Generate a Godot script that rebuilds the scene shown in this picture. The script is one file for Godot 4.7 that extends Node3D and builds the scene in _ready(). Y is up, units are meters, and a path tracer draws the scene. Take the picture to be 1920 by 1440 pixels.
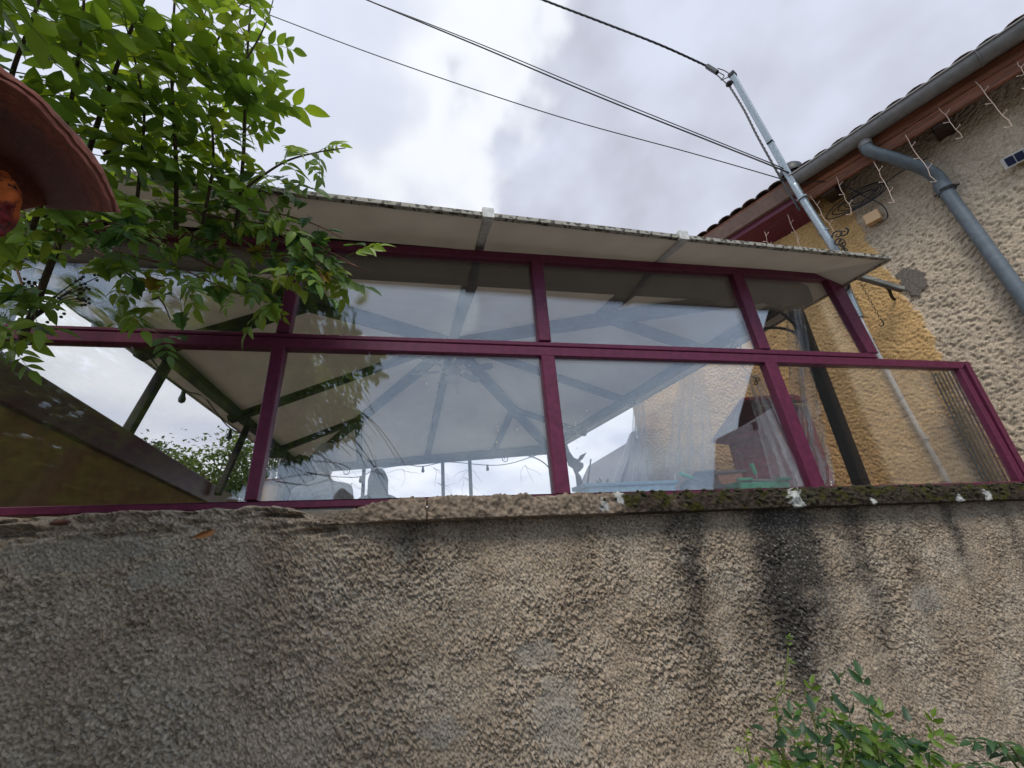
extends Node3D

# ---------------------------------------------------------------- helpers
var rng := RandomNumberGenerator.new()
var used := {}
var org := {}
var TEX := {}

func numbered(called: String) -> String:
	var n: int = used.get(called, 0)
	used[called] = n + 1
	return called if n == 0 else "%s_%03d" % [called, n]

func tag(o: Node, label: String, category: String, group := "", kind := "") -> void:
	if label: o.set_meta("label", label)
	if category: o.set_meta("category", category)
	if group: o.set_meta("group", group)
	if kind: o.set_meta("kind", kind)

func thing(called: String, label: String, category: String, at: Vector3, group := "") -> Node3D:
	var o := Node3D.new()
	o.name = numbered(called)
	o.position = at
	add_child(o, true)
	org[o] = at
	tag(o, label, category, group)
	return o

func mb() -> SurfaceTool:
	var st := SurfaceTool.new()
	st.begin(Mesh.PRIMITIVE_TRIANGLES)
	st.set_smooth_group(-1)
	return st

func mesh_of(st: SurfaceTool, normals := true) -> ArrayMesh:
	if normals: st.generate_normals()
	return st.commit()

# a mesh given in world coordinates becomes one named part (or a whole thing) under parent
func part(called: String, mesh: Mesh, mat: Material, parent: Node3D = null, world := true) -> MeshInstance3D:
	var o := MeshInstance3D.new()
	o.mesh = mesh
	o.material_override = mat
	if parent == null:
		o.name = numbered(called)
		add_child(o, true)
		org[o] = Vector3.ZERO
	else:
		o.name = called
		parent.add_child(o, true)
		if world: o.position = -org[parent]
		org[o] = Vector3.ZERO if world else org[parent]
	return o

func obj(called: String, st: SurfaceTool, mat: Material, parent: Node3D = null) -> MeshInstance3D:
	return part(called, mesh_of(st), mat, parent)

func placed(called: String, mesh: Mesh, mat: Material, parent: Node3D, xf: Transform3D) -> MeshInstance3D:
	var o := MeshInstance3D.new()
	o.mesh = mesh
	o.material_override = mat
	o.name = called
	parent.add_child(o, true)
	o.transform = Transform3D(xf.basis, xf.origin - org[parent])
	org[o] = xf.origin
	return o

func tri(st: SurfaceTool, a: Vector3, b: Vector3, c: Vector3) -> void:
	st.add_vertex(a); st.add_vertex(b); st.add_vertex(c)

func quad(st: SurfaceTool, a: Vector3, b: Vector3, c: Vector3, d: Vector3) -> void:
	tri(st, a, b, c)
	tri(st, a, c, d)

# polygon face extruded along off, its edges chamfered by c on the first face
func plate(st: SurfaceTool, p: Array, off: Vector3, c := 0.004) -> void:
	var n := p.size()
	var mid := Vector3.ZERO
	for v in p: mid += v / n
	var d := off.normalized()
	var nrm: Vector3 = (p[1] - p[0]).cross(p[2] - p[0]).normalized()
	var a := []
	for i in n:
		var e1: Vector3 = (p[i] - p[(i + n - 1) % n]).normalized()
		var e2: Vector3 = (p[(i + 1) % n] - p[i]).normalized()
		var s1 := nrm.cross(e1)
		var s2 := nrm.cross(e2)
		var inw: Vector3 = (s1 + s2)
		inw = inw / maxf(0.3, 1.0 + s1.dot(s2))
		if inw.dot(mid - p[i]) < 0.0: inw = -inw
		a.append(p[i] + inw * c)
	for i in range(1, n - 1): tri(st, a[0], a[i + 1], a[i])
	for i in n:
		var j := (i + 1) % n
		quad(st, a[i], a[j], p[j] + d * c, p[i] + d * c)
		quad(st, p[i] + d * c, p[j] + d * c, p[j] + off, p[i] + off)
	for i in range(1, n - 1): tri(st, p[0] + off, p[i] + off, p[i + 1] + off)

# bar of width w (across) and height h (along up) from a to b, chamfered
func bar(st: SurfaceTool, a: Vector3, b: Vector3, w: float, h: float, up := Vector3.UP, c := 0.005) -> void:
	var d := (b - a).normalized()
	var s := d.cross(up).normalized()
	var u := s.cross(d).normalized()
	var prof := []
	for q in [[-1, -1, 1, 0], [-1, -1, 0, 1], [-1, 1, 0, -1], [-1, 1, 1, 0], [1, 1, -1, 0], [1, 1, 0, -1], [1, -1, 0, 1], [1, -1, -1, 0]]:
		prof.append(s * (q[0] * w / 2 + q[2] * c) + u * (q[1] * h / 2 + q[3] * c))
	for i in 8:
		var j := (i + 1) % 8
		quad(st, a + prof[i], a + prof[j], b + prof[j], b + prof[i])
	for i in range(1, 7):
		tri(st, a + prof[0], a + prof[i + 1], a + prof[i])
		tri(st, b + prof[0], b + prof[i], b + prof[i + 1])

func box(st: SurfaceTool, at: Vector3, size: Vector3, turn := Basis.IDENTITY, c := 0.004) -> void:
	var z: Vector3 = turn.z * size.z / 2
	bar(st, at - z, at + z, size.x, size.y, turn.y, minf(c, minf(size.x, size.y) * 0.3))

func smooth_path(pts: Array, n: int) -> Array:
	var cv := Curve3D.new()
	for i in pts.size():
		var t: Vector3 = (pts[mini(i + 1, pts.size() - 1)] - pts[maxi(i - 1, 0)]) / 6.0
		cv.add_point(pts[i], -t, t)
	var out := []
	for i in n + 1: out.append(cv.samplef((pts.size() - 1) * float(i) / n))
	return out

func tube(st: SurfaceTool, pts: Array, r0: float, r1: float, sides := 6, smooth := true) -> void:
	if smooth: st.set_smooth_group(1)
	var rings := []
	var up := Vector3(0.31, 0.87, 0.38)
	for i in pts.size():
		var d: Vector3 = (pts[mini(i + 1, pts.size() - 1)] - pts[maxi(i - 1, 0)]).normalized()
		var s := d.cross(up).normalized()
		if s.length() < 0.5: s = Vector3.RIGHT
		var u := s.cross(d).normalized()
		up = u
		var r := lerpf(r0, r1, float(i) / maxi(1, pts.size() - 1))
		var ring := []
		for k in sides: ring.append(pts[i] + (s * cos(TAU * k / sides) + u * sin(TAU * k / sides)) * r)
		rings.append(ring)
	for i in rings.size() - 1:
		for k in sides:
			var l := (k + 1) % sides
			quad(st, rings[i][k], rings[i + 1][k], rings[i + 1][l], rings[i][l])
	st.set_smooth_group(-1)
	for k in range(1, sides - 1):
		tri(st, rings[0][0], rings[0][k], rings[0][k + 1])
		tri(st, rings[-1][0], rings[-1][k + 1], rings[-1][k])

# turned body: profile of (radius, height) about the axis of xf.y
func lathe(st: SurfaceTool, prof: Array, xf: Transform3D, sides := 16, a0 := 0.0, a1 := TAU) -> void:
	st.set_smooth_group(1)
	for i in prof.size() - 1:
		for k in sides:
			var t0 := lerpf(a0, a1, float(k) / sides)
			var t1 := lerpf(a0, a1, float(k + 1) / sides)
			var p := func(q: Vector2, t: float) -> Vector3: return xf * Vector3(q.x * cos(t), q.y, q.x * sin(t))
			quad(st, p.call(prof[i], t0), p.call(prof[i], t1), p.call(prof[i + 1], t1), p.call(prof[i + 1], t0))
	st.set_smooth_group(-1)

func scroll(c: Vector3, r: float, right: Vector3, up: Vector3, start: float, turns: float, n := 26) -> Array:
	var out := []
	for i in n + 1:
		var t := float(i) / n
		var a := start + turns * TAU * t
		out.append(c + (right * cos(a) + up * sin(a)) * r * (1.0 - 0.78 * t))
	return out

func fnl(seed_: int, freq: float, oct := 3, type := FastNoiseLite.TYPE_SIMPLEX_SMOOTH) -> FastNoiseLite:
	var f := FastNoiseLite.new()
	f.seed = seed_
	f.frequency = freq
	f.noise_type = type
	f.fractal_octaves = oct
	f.fractal_type = FastNoiseLite.FRACTAL_FBM if oct > 1 else FastNoiseLite.FRACTAL_NONE
	return f

func mat(albedo: Color, rough := 0.7, metal := 0.0) -> StandardMaterial3D:
	var m := StandardMaterial3D.new()
	m.albedo_color = albedo
	m.roughness = rough
	m.metallic = metal
	return m

func lin(r: float, g: float, b: float) -> Color:
	return Color(r, g, b).linear_to_srgb()

# speckle texture between two greys, used to break up flat paint, plaster, metal
func speckle(seed_: int, freq: float, lo: float, hi: float, size := 512, oct := 5) -> NoiseTexture2D:
	var t := NoiseTexture2D.new()
	t.width = size
	t.height = size
	t.seamless = true
	t.noise = fnl(seed_, freq, oct)
	var g := Gradient.new()
	g.set_color(0, Color(lo, lo, lo))
	g.set_color(1, Color(hi, hi, hi))
	t.color_ramp = g
	return t

func worn(m: StandardMaterial3D, tex: Texture2D, scale: float, bump := 0.0, rough := false) -> StandardMaterial3D:
	m.albedo_texture = tex
	m.uv1_triplanar = true
	m.uv1_world_triplanar = true
	m.uv1_scale = Vector3.ONE * scale
	if rough:
		m.roughness_texture = tex
	if bump > 0.0:
		m.heightmap_enabled = true
		m.heightmap_texture = tex
		m.heightmap_scale = bump
	return m

# grid mesh from arrays: nx * ny vertices, normals by finite differences
func grid_mesh(nx: int, ny: int, v: PackedVector3Array, c: PackedColorArray, flip := false) -> ArrayMesh:
	var nr := PackedVector3Array()
	nr.resize(nx * ny)
	for j in ny:
		var j0 := maxi(j - 1, 0) * nx
		var j1 := mini(j + 1, ny - 1) * nx
		for i in nx:
			var dx := v[j * nx + mini(i + 1, nx - 1)] - v[j * nx + maxi(i - 1, 0)]
			var dy := v[j1 + i] - v[j0 + i]
			nr[j * nx + i] = (dx.cross(dy) if not flip else dy.cross(dx)).normalized()
	var ix := PackedInt32Array()
	ix.resize((nx - 1) * (ny - 1) * 6)
	var k := 0
	for j in ny - 1:
		for i in nx - 1:
			var a := j * nx + i
			if not flip:
				ix[k] = a; ix[k + 1] = a + nx; ix[k + 2] = a + 1; ix[k + 3] = a + 1; ix[k + 4] = a + nx; ix[k + 5] = a + nx + 1
			else:
				ix[k] = a; ix[k + 1] = a + 1; ix[k + 2] = a + nx; ix[k + 3] = a + 1; ix[k + 4] = a + nx + 1; ix[k + 5] = a + nx
			k += 6
	var arr := []
	arr.resize(Mesh.ARRAY_MAX)
	arr[Mesh.ARRAY_VERTEX] = v
	arr[Mesh.ARRAY_NORMAL] = nr
	if c.size(): arr[Mesh.ARRAY_COLOR] = c
	arr[Mesh.ARRAY_INDEX] = ix
	var m := ArrayMesh.new()
	m.add_surface_from_arrays(Mesh.PRIMITIVE_TRIANGLES, arr)
	return m

# smooth union of tapered capsules [a, b, ra, rb, colour index], meshed as surface nets
func blob(st: SurfaceTool, bones: Array, cell: float, k: float, colors: Array = []) -> void:
	var lo := Vector3.INF
	var hi := -Vector3.INF
	for b in bones:
		var r: float = maxf(b[2], b[3]) + k + cell * 2
		lo = lo.min(b[0].min(b[1]) - Vector3.ONE * r)
		hi = hi.max(b[0].max(b[1]) + Vector3.ONE * r)
	var n := Vector3i(((hi - lo) / cell).ceil()) + Vector3i.ONE
	var f := PackedFloat32Array()
	f.resize(n.x * n.y * n.z)
	f.fill(1e3)
	for b in bones:
		var r: float = maxf(b[2], b[3]) + k * 1.5 + cell * 2
		var i0 := Vector3i(((b[0].min(b[1]) - Vector3.ONE * r - lo) / cell).floor()).clamp(Vector3i.ZERO, n - Vector3i.ONE)
		var i1 := Vector3i(((b[0].max(b[1]) + Vector3.ONE * r - lo) / cell).ceil()).clamp(Vector3i.ZERO, n - Vector3i.ONE)
		var a: Vector3 = b[0]
		var ab: Vector3 = b[1] - b[0]
		var l2 := maxf(ab.length_squared(), 1e-9)
		for z in range(i0.z, i1.z + 1):
			for y in range(i0.y, i1.y + 1):
				for x in range(i0.x, i1.x + 1):
					var q := lo + Vector3(x, y, z) * cell
					var t := clampf((q - a).dot(ab) / l2, 0, 1)
					var d := (q - a - ab * t).length() - lerpf(b[2], b[3], t)
					var at := x + n.x * (y + n.y * z)
					var e := f[at]
					var h := maxf(k - absf(d - e), 0.0) / k
					f[at] = minf(d, e) - h * h * k * 0.25
	var vert := {}
	var corner := [Vector3i(0, 0, 0), Vector3i(1, 0, 0), Vector3i(0, 1, 0), Vector3i(1, 1, 0), Vector3i(0, 0, 1), Vector3i(1, 0, 1), Vector3i(0, 1, 1), Vector3i(1, 1, 1)]
	var edges := [[0, 1], [2, 3], [4, 5], [6, 7], [0, 2], [1, 3], [4, 6], [5, 7], [0, 4], [1, 5], [2, 6], [3, 7]]
	var off := []
	for c in corner: off.append(c.x + n.x * (c.y + n.y * c.z))
	for z in n.z - 1:
		for y in n.y - 1:
			for x in n.x - 1:
				var at := x + n.x * (y + n.y * z)
				var s := 0
				for i in 8: s += 1 if f[at + off[i]] < 0.0 else 0
				if s == 0 or s == 8: continue
				var p := Vector3.ZERO
				var cnt := 0
				for e in edges:
					var fa := f[at + off[e[0]]]
					var fb := f[at + off[e[1]]]
					if (fa < 0.0) != (fb < 0.0):
						p += Vector3(corner[e[0]]).lerp(Vector3(corner[e[1]]), fa / (fa - fb))
						cnt += 1
				vert[at] = lo + (Vector3(x, y, z) + p / cnt) * cell
	st.set_smooth_group(1)
	var step := [1, n.x, n.x * n.y]
	for at in vert:
		for ax in 3:
			var u: int = step[(ax + 1) % 3]
			var w: int = step[(ax + 2) % 3]
			var b: int = at + step[ax]
			if b >= f.size() or (f[at] < 0.0) == (f[b] < 0.0): continue
			if not (vert.has(at - u) and vert.has(at - w) and vert.has(at - u - w)): continue
			var q := [vert[at], vert[at - u], vert[at - u - w], vert[at - w]]
			if f[at] < 0.0: quad(st, q[0], q[1], q[2], q[3])
			else: quad(st, q[0], q[3], q[2], q[1])
	st.set_smooth_group(-1)

func multi(called: String, mesh: Mesh, m: Material, xfs: Array, parent: Node3D, cols := []) -> MultiMeshInstance3D:
	var mm := MultiMesh.new()
	mm.transform_format = MultiMesh.TRANSFORM_3D
	mm.use_colors = cols.size() > 0
	mm.mesh = mesh
	mm.instance_count = xfs.size()
	for i in xfs.size():
		mm.set_instance_transform(i, xfs[i])
		if cols.size(): mm.set_instance_color(i, cols[i])
	var o := MultiMeshInstance3D.new()
	o.multimesh = mm
	o.material_override = m
	if parent:
		o.name = called
		parent.add_child(o, true)
		o.position = -org[parent]
	else:
		o.name = numbered(called)
		add_child(o, true)
	o.set_meta("kind", "stuff")
	return o

# ---------------------------------------------------------------- house wall frame: foot point, direction away, outward (to the street)
const HN := Vector3(0.9336, 0.0, -0.3584)
const HT := Vector3(-0.3584, 0.0, -0.9336)
const HW := 5.35
func hp(s: float, y: float, d := HW) -> Vector3:
	return HN * d + HT * s + Vector3.UP * y

var M := {}

func make_materials() -> void:
	var sp := speckle(3, 0.02, 0.78, 1.0)
	var sf := speckle(4, 0.05, 0.6, 1.0)
	TEX.soft = sp
	TEX.fine = sf
	M.frame = worn(mat(lin(0.15, 0.021, 0.060), 0.4), sp, 1.7)
	M.frame.metallic_specular = 0.4
	M.gasket = mat(lin(0.012, 0.012, 0.013), 0.6)
	var g := mat(Color(1, 1, 1, 0.0), 0.0)
	g.transparency = BaseMaterial3D.TRANSPARENCY_ALPHA
	g.albedo_color = Color(0.9, 0.95, 0.95, 0.002)
	g.metallic_specular = 0.5
	M.glass = g
	var vy := mat(Color(0.95, 0.97, 1.0, 0.24), 0.04)
	vy.transparency = BaseMaterial3D.TRANSPARENCY_ALPHA
	M.vinyl = vy
	M.beam = worn(mat(lin(0.02, 0.013, 0.010), 0.6), sp, 1.3)
	M.beam.metallic_specular = 0.25
	M.iron = worn(mat(lin(0.02, 0.018, 0.018), 0.55, 0.3), sf, 2.0)
	M.panel = worn(mat(lin(0.62, 0.575, 0.515), 0.5), speckle(8, 0.012, 0.93, 1.0), 0.5)
	M.panel.backlight_enabled = true
	M.panel.backlight = Color(0.86, 0.855, 0.84)
	M.edge = worn(mat(lin(0.34, 0.32, 0.285), 0.7), lichen_tex(), 1.1)
	M.alu = worn(mat(lin(0.55, 0.55, 0.53), 0.45, 0.3), sp, 2.0)
	M.galv = worn(mat(lin(0.42, 0.47, 0.5), 0.38, 0.75), speckle(9, 0.03, 0.7, 1.0), 2.5)
	M.conduit = worn(mat(lin(0.5, 0.5, 0.5), 0.5), sp, 2.0)
	M.zinc = worn(mat(lin(0.26, 0.25, 0.245), 0.55, 0.3), sp, 1.1)
	M.pvc = worn(mat(lin(0.14, 0.17, 0.195), 0.45), sp, 1.3)
	M.wood = worn(mat(lin(0.3, 0.105, 0.05), 0.65), grain_tex(), 1.0, 0.15)
	M.darkwood = worn(mat(lin(0.07, 0.035, 0.022), 0.7), grain_tex(), 1.0)
	M.cable = mat(lin(0.012, 0.013, 0.016), 0.5)
	M.tile = worn(mat(lin(0.36, 0.15, 0.09), 0.85), sf, 1.5, 0.2)
	M.render_grey = rough_plaster(lin(1, 1, 1), true)
	M.plain_render = worn(mat(lin(0.33, 0.27, 0.21), 0.95), sf, 0.8, 0.6)
	M.soffit = worn(mat(lin(0.16, 0.02, 0.05), 0.4), sp, 1.2)
	M.ochre = worn(mat(lin(0.42, 0.24, 0.075), 0.9), sp, 0.7, 0.5)
	M.white = worn(mat(lin(0.72, 0.7, 0.66), 0.6), sp, 1.5)
	M.lights = mat(lin(0.62, 0.47, 0.38), 0.4)

func rough_plaster(_c: Color, _b: bool) -> StandardMaterial3D:
	var m := mat(Color.WHITE, 0.95)
	m.vertex_color_use_as_albedo = true
	m.metallic_specular = 0.25
	worn(m, speckle(17, 0.09, 0.62, 1.0, 512, 4), 1.3, 0.5)
	return m

func lichen_tex() -> NoiseTexture2D:
	var t := NoiseTexture2D.new()
	t.width = 512
	t.height = 512
	t.seamless = true
	t.noise = fnl(21, 0.035, 5)
	var g := Gradient.new()
	g.offsets = PackedFloat32Array([0.0, 0.34, 0.42, 0.56, 1.0])
	g.colors = PackedColorArray([Color(0.25, 0.24, 0.2), Color(0.42, 0.4, 0.34), Color(0.85, 0.83, 0.78), Color(1, 1, 0.98), Color(0.9, 0.88, 0.84)])
	t.color_ramp = g
	return t

func grain_tex() -> ImageTexture:
	if TEX.has("grain"): return TEX.grain
	var im := Image.create(256, 256, false, Image.FORMAT_RGB8)
	var n := fnl(31, 1.0, 4)
	for y in 256:
		for x in 256:
			var a := TAU * x / 256.0
			var v := 0.8 + 0.35 * n.get_noise_3d(cos(a) * 0.35, sin(a) * 0.35, y * 0.09) + 0.15 * n.get_noise_3d(cos(a) * 2.0, sin(a) * 2.0, y * 0.4)
			im.set_pixel(x, y, Color(v, v, v))
	TEX.grain = ImageTexture.create_from_image(im)
	return TEX.grain

func make_sky() -> Sky:
	var w := 1536
	var h := 768
	var im := Image.create(w, h, false, Image.FORMAT_RGBF)
	var n1 := fnl(5, 0.55, 5)
	var n2 := fnl(6, 1.3, 5)
	var n3 := fnl(7, 0.35, 3)
	var base := Vector3(0.585, 0.625, 0.735)
	var grey := Vector3(0.455, 0.465, 0.55)
	var white := Vector3(0.86, 0.875, 0.91)
	for y in h:
		var el := PI * (0.5 - (y + 0.5) / h)
		var ce := cos(el)
		for x in w:
			var c := base
			if el > -0.02:
				# direction of this texel (first column looks along -z)
				var az := TAU * (x + 0.5) / w
				var d := Vector3(sin(az) * ce, maxf(sin(el), 0.0), -cos(az) * ce)
				var q := Vector2(d.x, d.z) / (d.y + 0.22)
				# the broad cloud banks, with a ragged bright rim
				var far := smoothstep(0.5, 0.2, d.y)
				var bank := sin((q.x - 0.165 + 0.10 * n1.get_noise_2d(q.x * 3.0, q.y * 3.0)) * 2.7) * 0.8 + 0.3 * n1.get_noise_2d(q.x * 2.2, q.y * 2.2) + 0.25 * n2.get_noise_2d(q.x * 2.6, q.y * 2.6)
				var g := smoothstep(-0.02, 0.14, bank) * (1.0 - 0.25 * smoothstep(0.3, 0.9, bank)) * (1.0 - 0.8 * far)
				var rim := exp(-pow((bank + 0.10) / 0.22, 2.0)) * (1.0 - far)
				var mott := 0.5 + 0.9 * n2.get_noise_2d(q.x * 2.6 + 9.0, q.y * 2.6) + 0.5 * n3.get_noise_2d(q.x * 6.0, q.y * 6.0)
				c = base.lerp(white, clampf(rim * 0.8, 0, 1))
				c = c.lerp(grey.lerp(base * 1.02, clampf(mott, 0, 1)), g)
				c = c.lerp(base.lerp(white, clampf(0.5 + 1.2 * n2.get_noise_2d(q.x * 1.2, q.y * 1.2), 0, 1)), far * 0.9)
				c *= 0.97 + 0.10 * n3.get_noise_2d(q.x * 2.3, q.y * 2.3 + 4.0)
				# thinner, bluer cloud away from the house
				c *= Vector3.ONE.lerp(Vector3(0.84, 0.99, 1.12), smoothstep(-0.1, 0.45, d.z))
				# the hidden sun brightens the cloud about it, broadly
				c *= 1.0 + 0.22 * pow(maxf(0.0, 0.5 + 0.5 * d.dot(SUN_FROM)), 3.0)
			else:
				c = Vector3(0.25, 0.23, 0.21)
			im.set_pixel(x, y, Color(c.x, c.y, c.z))
	var pm := PanoramaSkyMaterial.new()
	pm.panorama = ImageTexture.create_from_image(im)
	var s := Sky.new()
	s.sky_material = pm
	return s

const SUN_FROM := Vector3(-0.24, 0.79, 0.565)

func _ready() -> void:
	rng.seed = 11
	# ---- camera
	var cam := Camera3D.new()
	cam.name = "camera"
	cam.transform = Transform3D(Basis(Vector3(0.9690, -0.0790, 0.2320), Vector3(-0.0130, 0.9300, 0.3680), -Vector3(0.2450, 0.3590, -0.9000)).orthonormalized(), Vector3(0, 1.6, 0))
	cam.fov = 86.097
	cam.near = 0.05
	cam.far = 400.0
	add_child(cam)
	cam.current = true
	# ---- sky, sun, exposure
	var we := WorldEnvironment.new()
	we.name = "environment"
	var env := Environment.new()
	env.background_mode = Environment.BG_SKY
	env.sky = make_sky()
	env.background_energy_multiplier = 0.79
	env.tonemap_mode = Environment.TONE_MAPPER_LINEAR
	env.tonemap_exposure = 1.5
	env.sdfgi_enabled = true
	env.ssao_enabled = true
	env.ssil_enabled = true
	we.environment = env
	add_child(we)
	var sun := DirectionalLight3D.new()
	sun.name = "sun"
	sun.light_energy = 0.5
	sun.light_color = Color(1.0, 0.97, 0.92)
	sun.light_angular_distance = 22.0
	sun.shadow_enabled = true
	add_child(sun)
	sun.look_at_from_position(Vector3.ZERO, -SUN_FROM, Vector3.UP)
	# ---- the place
	make_materials()
	make_setting()
	make_garden_wall()
	make_house()
	make_gazebo()
	make_screen()
	make_terrace()
	make_services()
	make_curtains()
	make_table_things()
	make_people()
	make_far()
	make_hood()
	make_tree()
	make_shrubs()
	make_street_houses()

# ---------------------------------------------------------------- setting
func make_setting() -> void:
	var st := mb()
	quad(st, Vector3(-150, 0, -150), Vector3(150, 0, -150), Vector3(150, 0, 150), Vector3(-150, 0, 150))
	var m := worn(mat(lin(0.24, 0.225, 0.2), 0.95), TEX.fine, 0.9, 0.5)  # pale tone chosen to bounce fill light up under the eaves
	var o := obj("ground", st, m)
	tag(o, "unseen lane at the foot of the wall, made pale to bounce light", "ground", "", "structure")
	st = mb()
	box(st, Vector3(0.3, 0.68, -6.2), Vector3(7.5, 1.34, 7.7))
	o = obj("terrace_floor", st, worn(mat(lin(0.42, 0.37, 0.31), 0.9), TEX.fine, 0.8))
	tag(o, "raised terrace floor behind the garden wall", "terrace", "", "structure")

# ---------------------------------------------------------------- garden wall
func make_garden_wall() -> void:
	var t := thing("garden_wall", "rough brown roughcast garden wall with mossy coping and black streaks", "wall", Vector3(1.2, 0, -1.95))
	var n_big := fnl(41, 1.1, 3)
	var n_mid := fnl(42, 11.0, 2)
	var n_lump := fnl(43, 42.0, 4)
	n_lump.fractal_gain = 0.62
	var n_pit := fnl(49, 50.0, 3)
	var n_fine := fnl(44, 105.0, 2)
	var n_cell := fnl(45, 36.0, 1, FastNoiseLite.TYPE_CELLULAR)
	var n_col := fnl(46, 2.2, 4)
	var n_gr := fnl(47, 45.0, 3)
	var n_gr2 := fnl(48, 110.0, 2)
	# stains: top point, bottom point, half width, strength (all measured on the wall)
	var stains := [
		[Vector3(1.905, 1.634, -1.950), Vector3(1.829, 0.774, -1.950), 0.19, 1.25], [Vector3(2.118, 1.620, -1.950), Vector3(2.067, 0.801, -1.950), 0.15, 1.0], [Vector3(2.454, 1.599, -1.950), Vector3(2.387, 0.690, -1.950), 0.15, 0.9],
		[Vector3(1.336, 1.682, -1.950), Vector3(1.283, 0.617, -1.950), 0.14, 0.8], [Vector3(0.007, 1.707, -1.950), Vector3(0.011, 1.405, -1.950), 0.11, 0.8], [Vector3(3.226, 1.599, -1.950), Vector3(3.206, 1.098, -1.950), 0.09, 0.95],
		[Vector3(1.445, 1.675, -1.950), Vector3(1.368, 1.286, -1.950), 0.07, 0.6], [Vector3(3.740, 1.569, -1.950), Vector3(3.684, 0.882, -1.950), 0.13, 0.7], [Vector3(0.276, 1.700, -1.950), Vector3(0.297, 1.144, -1.950), 0.14, 0.4], [Vector3(1.875, 1.283, -1.950), Vector3(1.828, 0.596, -1.950), 0.16, 0.75],
		[Vector3(2.797, 1.474, -1.950), Vector3(2.731, 0.707, -1.950), 0.12, 0.5], [Vector3(0.782, 1.619, -1.950), Vector3(0.738, 1.225, -1.950), 0.1, 0.35], [Vector3(-0.547, 1.714, -1.950), Vector3(-0.560, 1.376, -1.950), 0.14, 0.35], [Vector3(1.584, 1.194, -1.950), Vector3(1.500, 0.615, -1.950), 0.14, 0.55]]
	# trowelled mortar patches: centre, half width, half height
	var patches := [[Vector3(0.536, 1.160, -1.950), 0.085, 0.06], [Vector3(0.612, 0.920, -1.950), 0.11, 0.14], [Vector3(-1.174, 1.695, -1.950), 0.28, 0.06], [Vector3(-0.891, 1.598, -1.950), 0.12, 0.05], [Vector3(-0.014, 1.601, -1.950), 0.05, 0.05], [Vector3(0.144, 0.958, -1.950), 0.09, 0.05], [Vector3(2.768, 1.143, -1.950), 0.12, 0.07]]
	var x0 := -1.75
	var x1 := 4.7
	var y0 := 0.2
	var cell := 0.0054
	var nx := int((x1 - x0) / cell)
	var ny := 306
	var v := PackedVector3Array()
	var c := PackedColorArray()
	v.resize(nx * ny)
	c.resize(nx * ny)
	for j in ny:
		for i in nx:
			var x := x0 + cell * i
			var top := 1.815 - 0.017 * (x + 0.7) + 0.012 * n_mid.get_noise_1d(x * 0.6) + 0.006 * n_lump.get_noise_1d(x)
			top = lerpf(top, minf(top, 1.735 - 0.030 * (x + 0.27)), smoothstep(-0.55, -0.25, x))
			var fj := float(j) / (ny - 12)
			var y := lerpf(y0, top, minf(fj, 1.0))
			var z := -1.95
			if fj > 1.0:
				var k := (fj - 1.0) * (ny - 12) / 11.0
				y = top + 0.015 * sin(k * 2.0)
				z -= 0.5 * k * k
			var soft := smoothstep(-0.32, 0.22, n_big.get_noise_2d(x * 1.6 + 3.0, y * 1.6) + 0.5 * n_mid.get_noise_2d(x * 0.35, y * 0.35))
			var smooth_at := 0.0
			for q in patches:
				var e := Vector2((x - q[0].x) / q[1], (y - q[0].y) / q[2]).length() + 0.5 * n_mid.get_noise_2d(x * 0.9, y * 0.9)
				smooth_at = maxf(smooth_at, 1.0 - smoothstep(0.7, 1.1, e))
			soft *= 1.0 - 0.9 * smooth_at
			var wx := x + 0.02 * n_mid.get_noise_2d(x, y)
			var wy := y + 0.02 * n_mid.get_noise_2d(x + 31.0, y)
			var lump := n_lump.get_noise_2d(wx, wy)
			var cl := n_cell.get_noise_2d(wx, wy)
			var pit := smoothstep(0.18, 0.5, n_pit.get_noise_2d(wx, wy * 1.25))
			var dsp := 0.007 * n_mid.get_noise_2d(x * 0.8, y * 0.8) + 0.0165 * lump * (0.25 + 0.9 * soft) * (1.0 - 0.6 * smooth_at) - 0.007 * cl * (0.2 + 0.8 * soft) - 0.011 * pit * (0.3 + 0.8 * soft) * (1.0 - smooth_at) + 0.009 * n_fine.get_noise_2d(x, y) + 0.012 * n_big.get_noise_2d(x, y)
			# crumbled band under the frame on the left
			if x < -0.2 and y > top - 0.12:
				var band := smoothstep(top - 0.12, top - 0.03, y)
				dsp += band * (0.03 * n_mid.get_noise_2d(x * 0.7 + 5.0, y * 2.2) - 0.045 * smoothstep(0.2, 0.5, n_mid.get_noise_2d(x * 0.35, y * 1.6 + 7.0)))
			v[j * nx + i] = Vector3(x, y, z + dsp)
			# colour of the render itself, then algae and lichen with their own grain
			var gr := n_gr.get_noise_2d(x, y)
			var gr2 := n_gr2.get_noise_2d(x, y)
			var cv := n_col.get_noise_2d(x, y)
			var col := Vector3(0.54, 0.43, 0.32)
			col = col.lerp(Vector3(0.45, 0.34, 0.24), 0.5 * smoothstep(-0.1, 0.45, cv + 0.3 * gr))
			col = col.lerp(Vector3(0.55, 0.46, 0.36), 0.7 * smoothstep(0.08, 0.5, -cv + 0.35 * gr2))
			col *= 1.0 + 0.65 * gr + 0.75 * gr2
			col = col.lerp(Vector3(0.44, 0.395, 0.33) * (1.0 + 0.35 * gr2), 0.7 * smooth_at)
			var dark := 0.0
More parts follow.
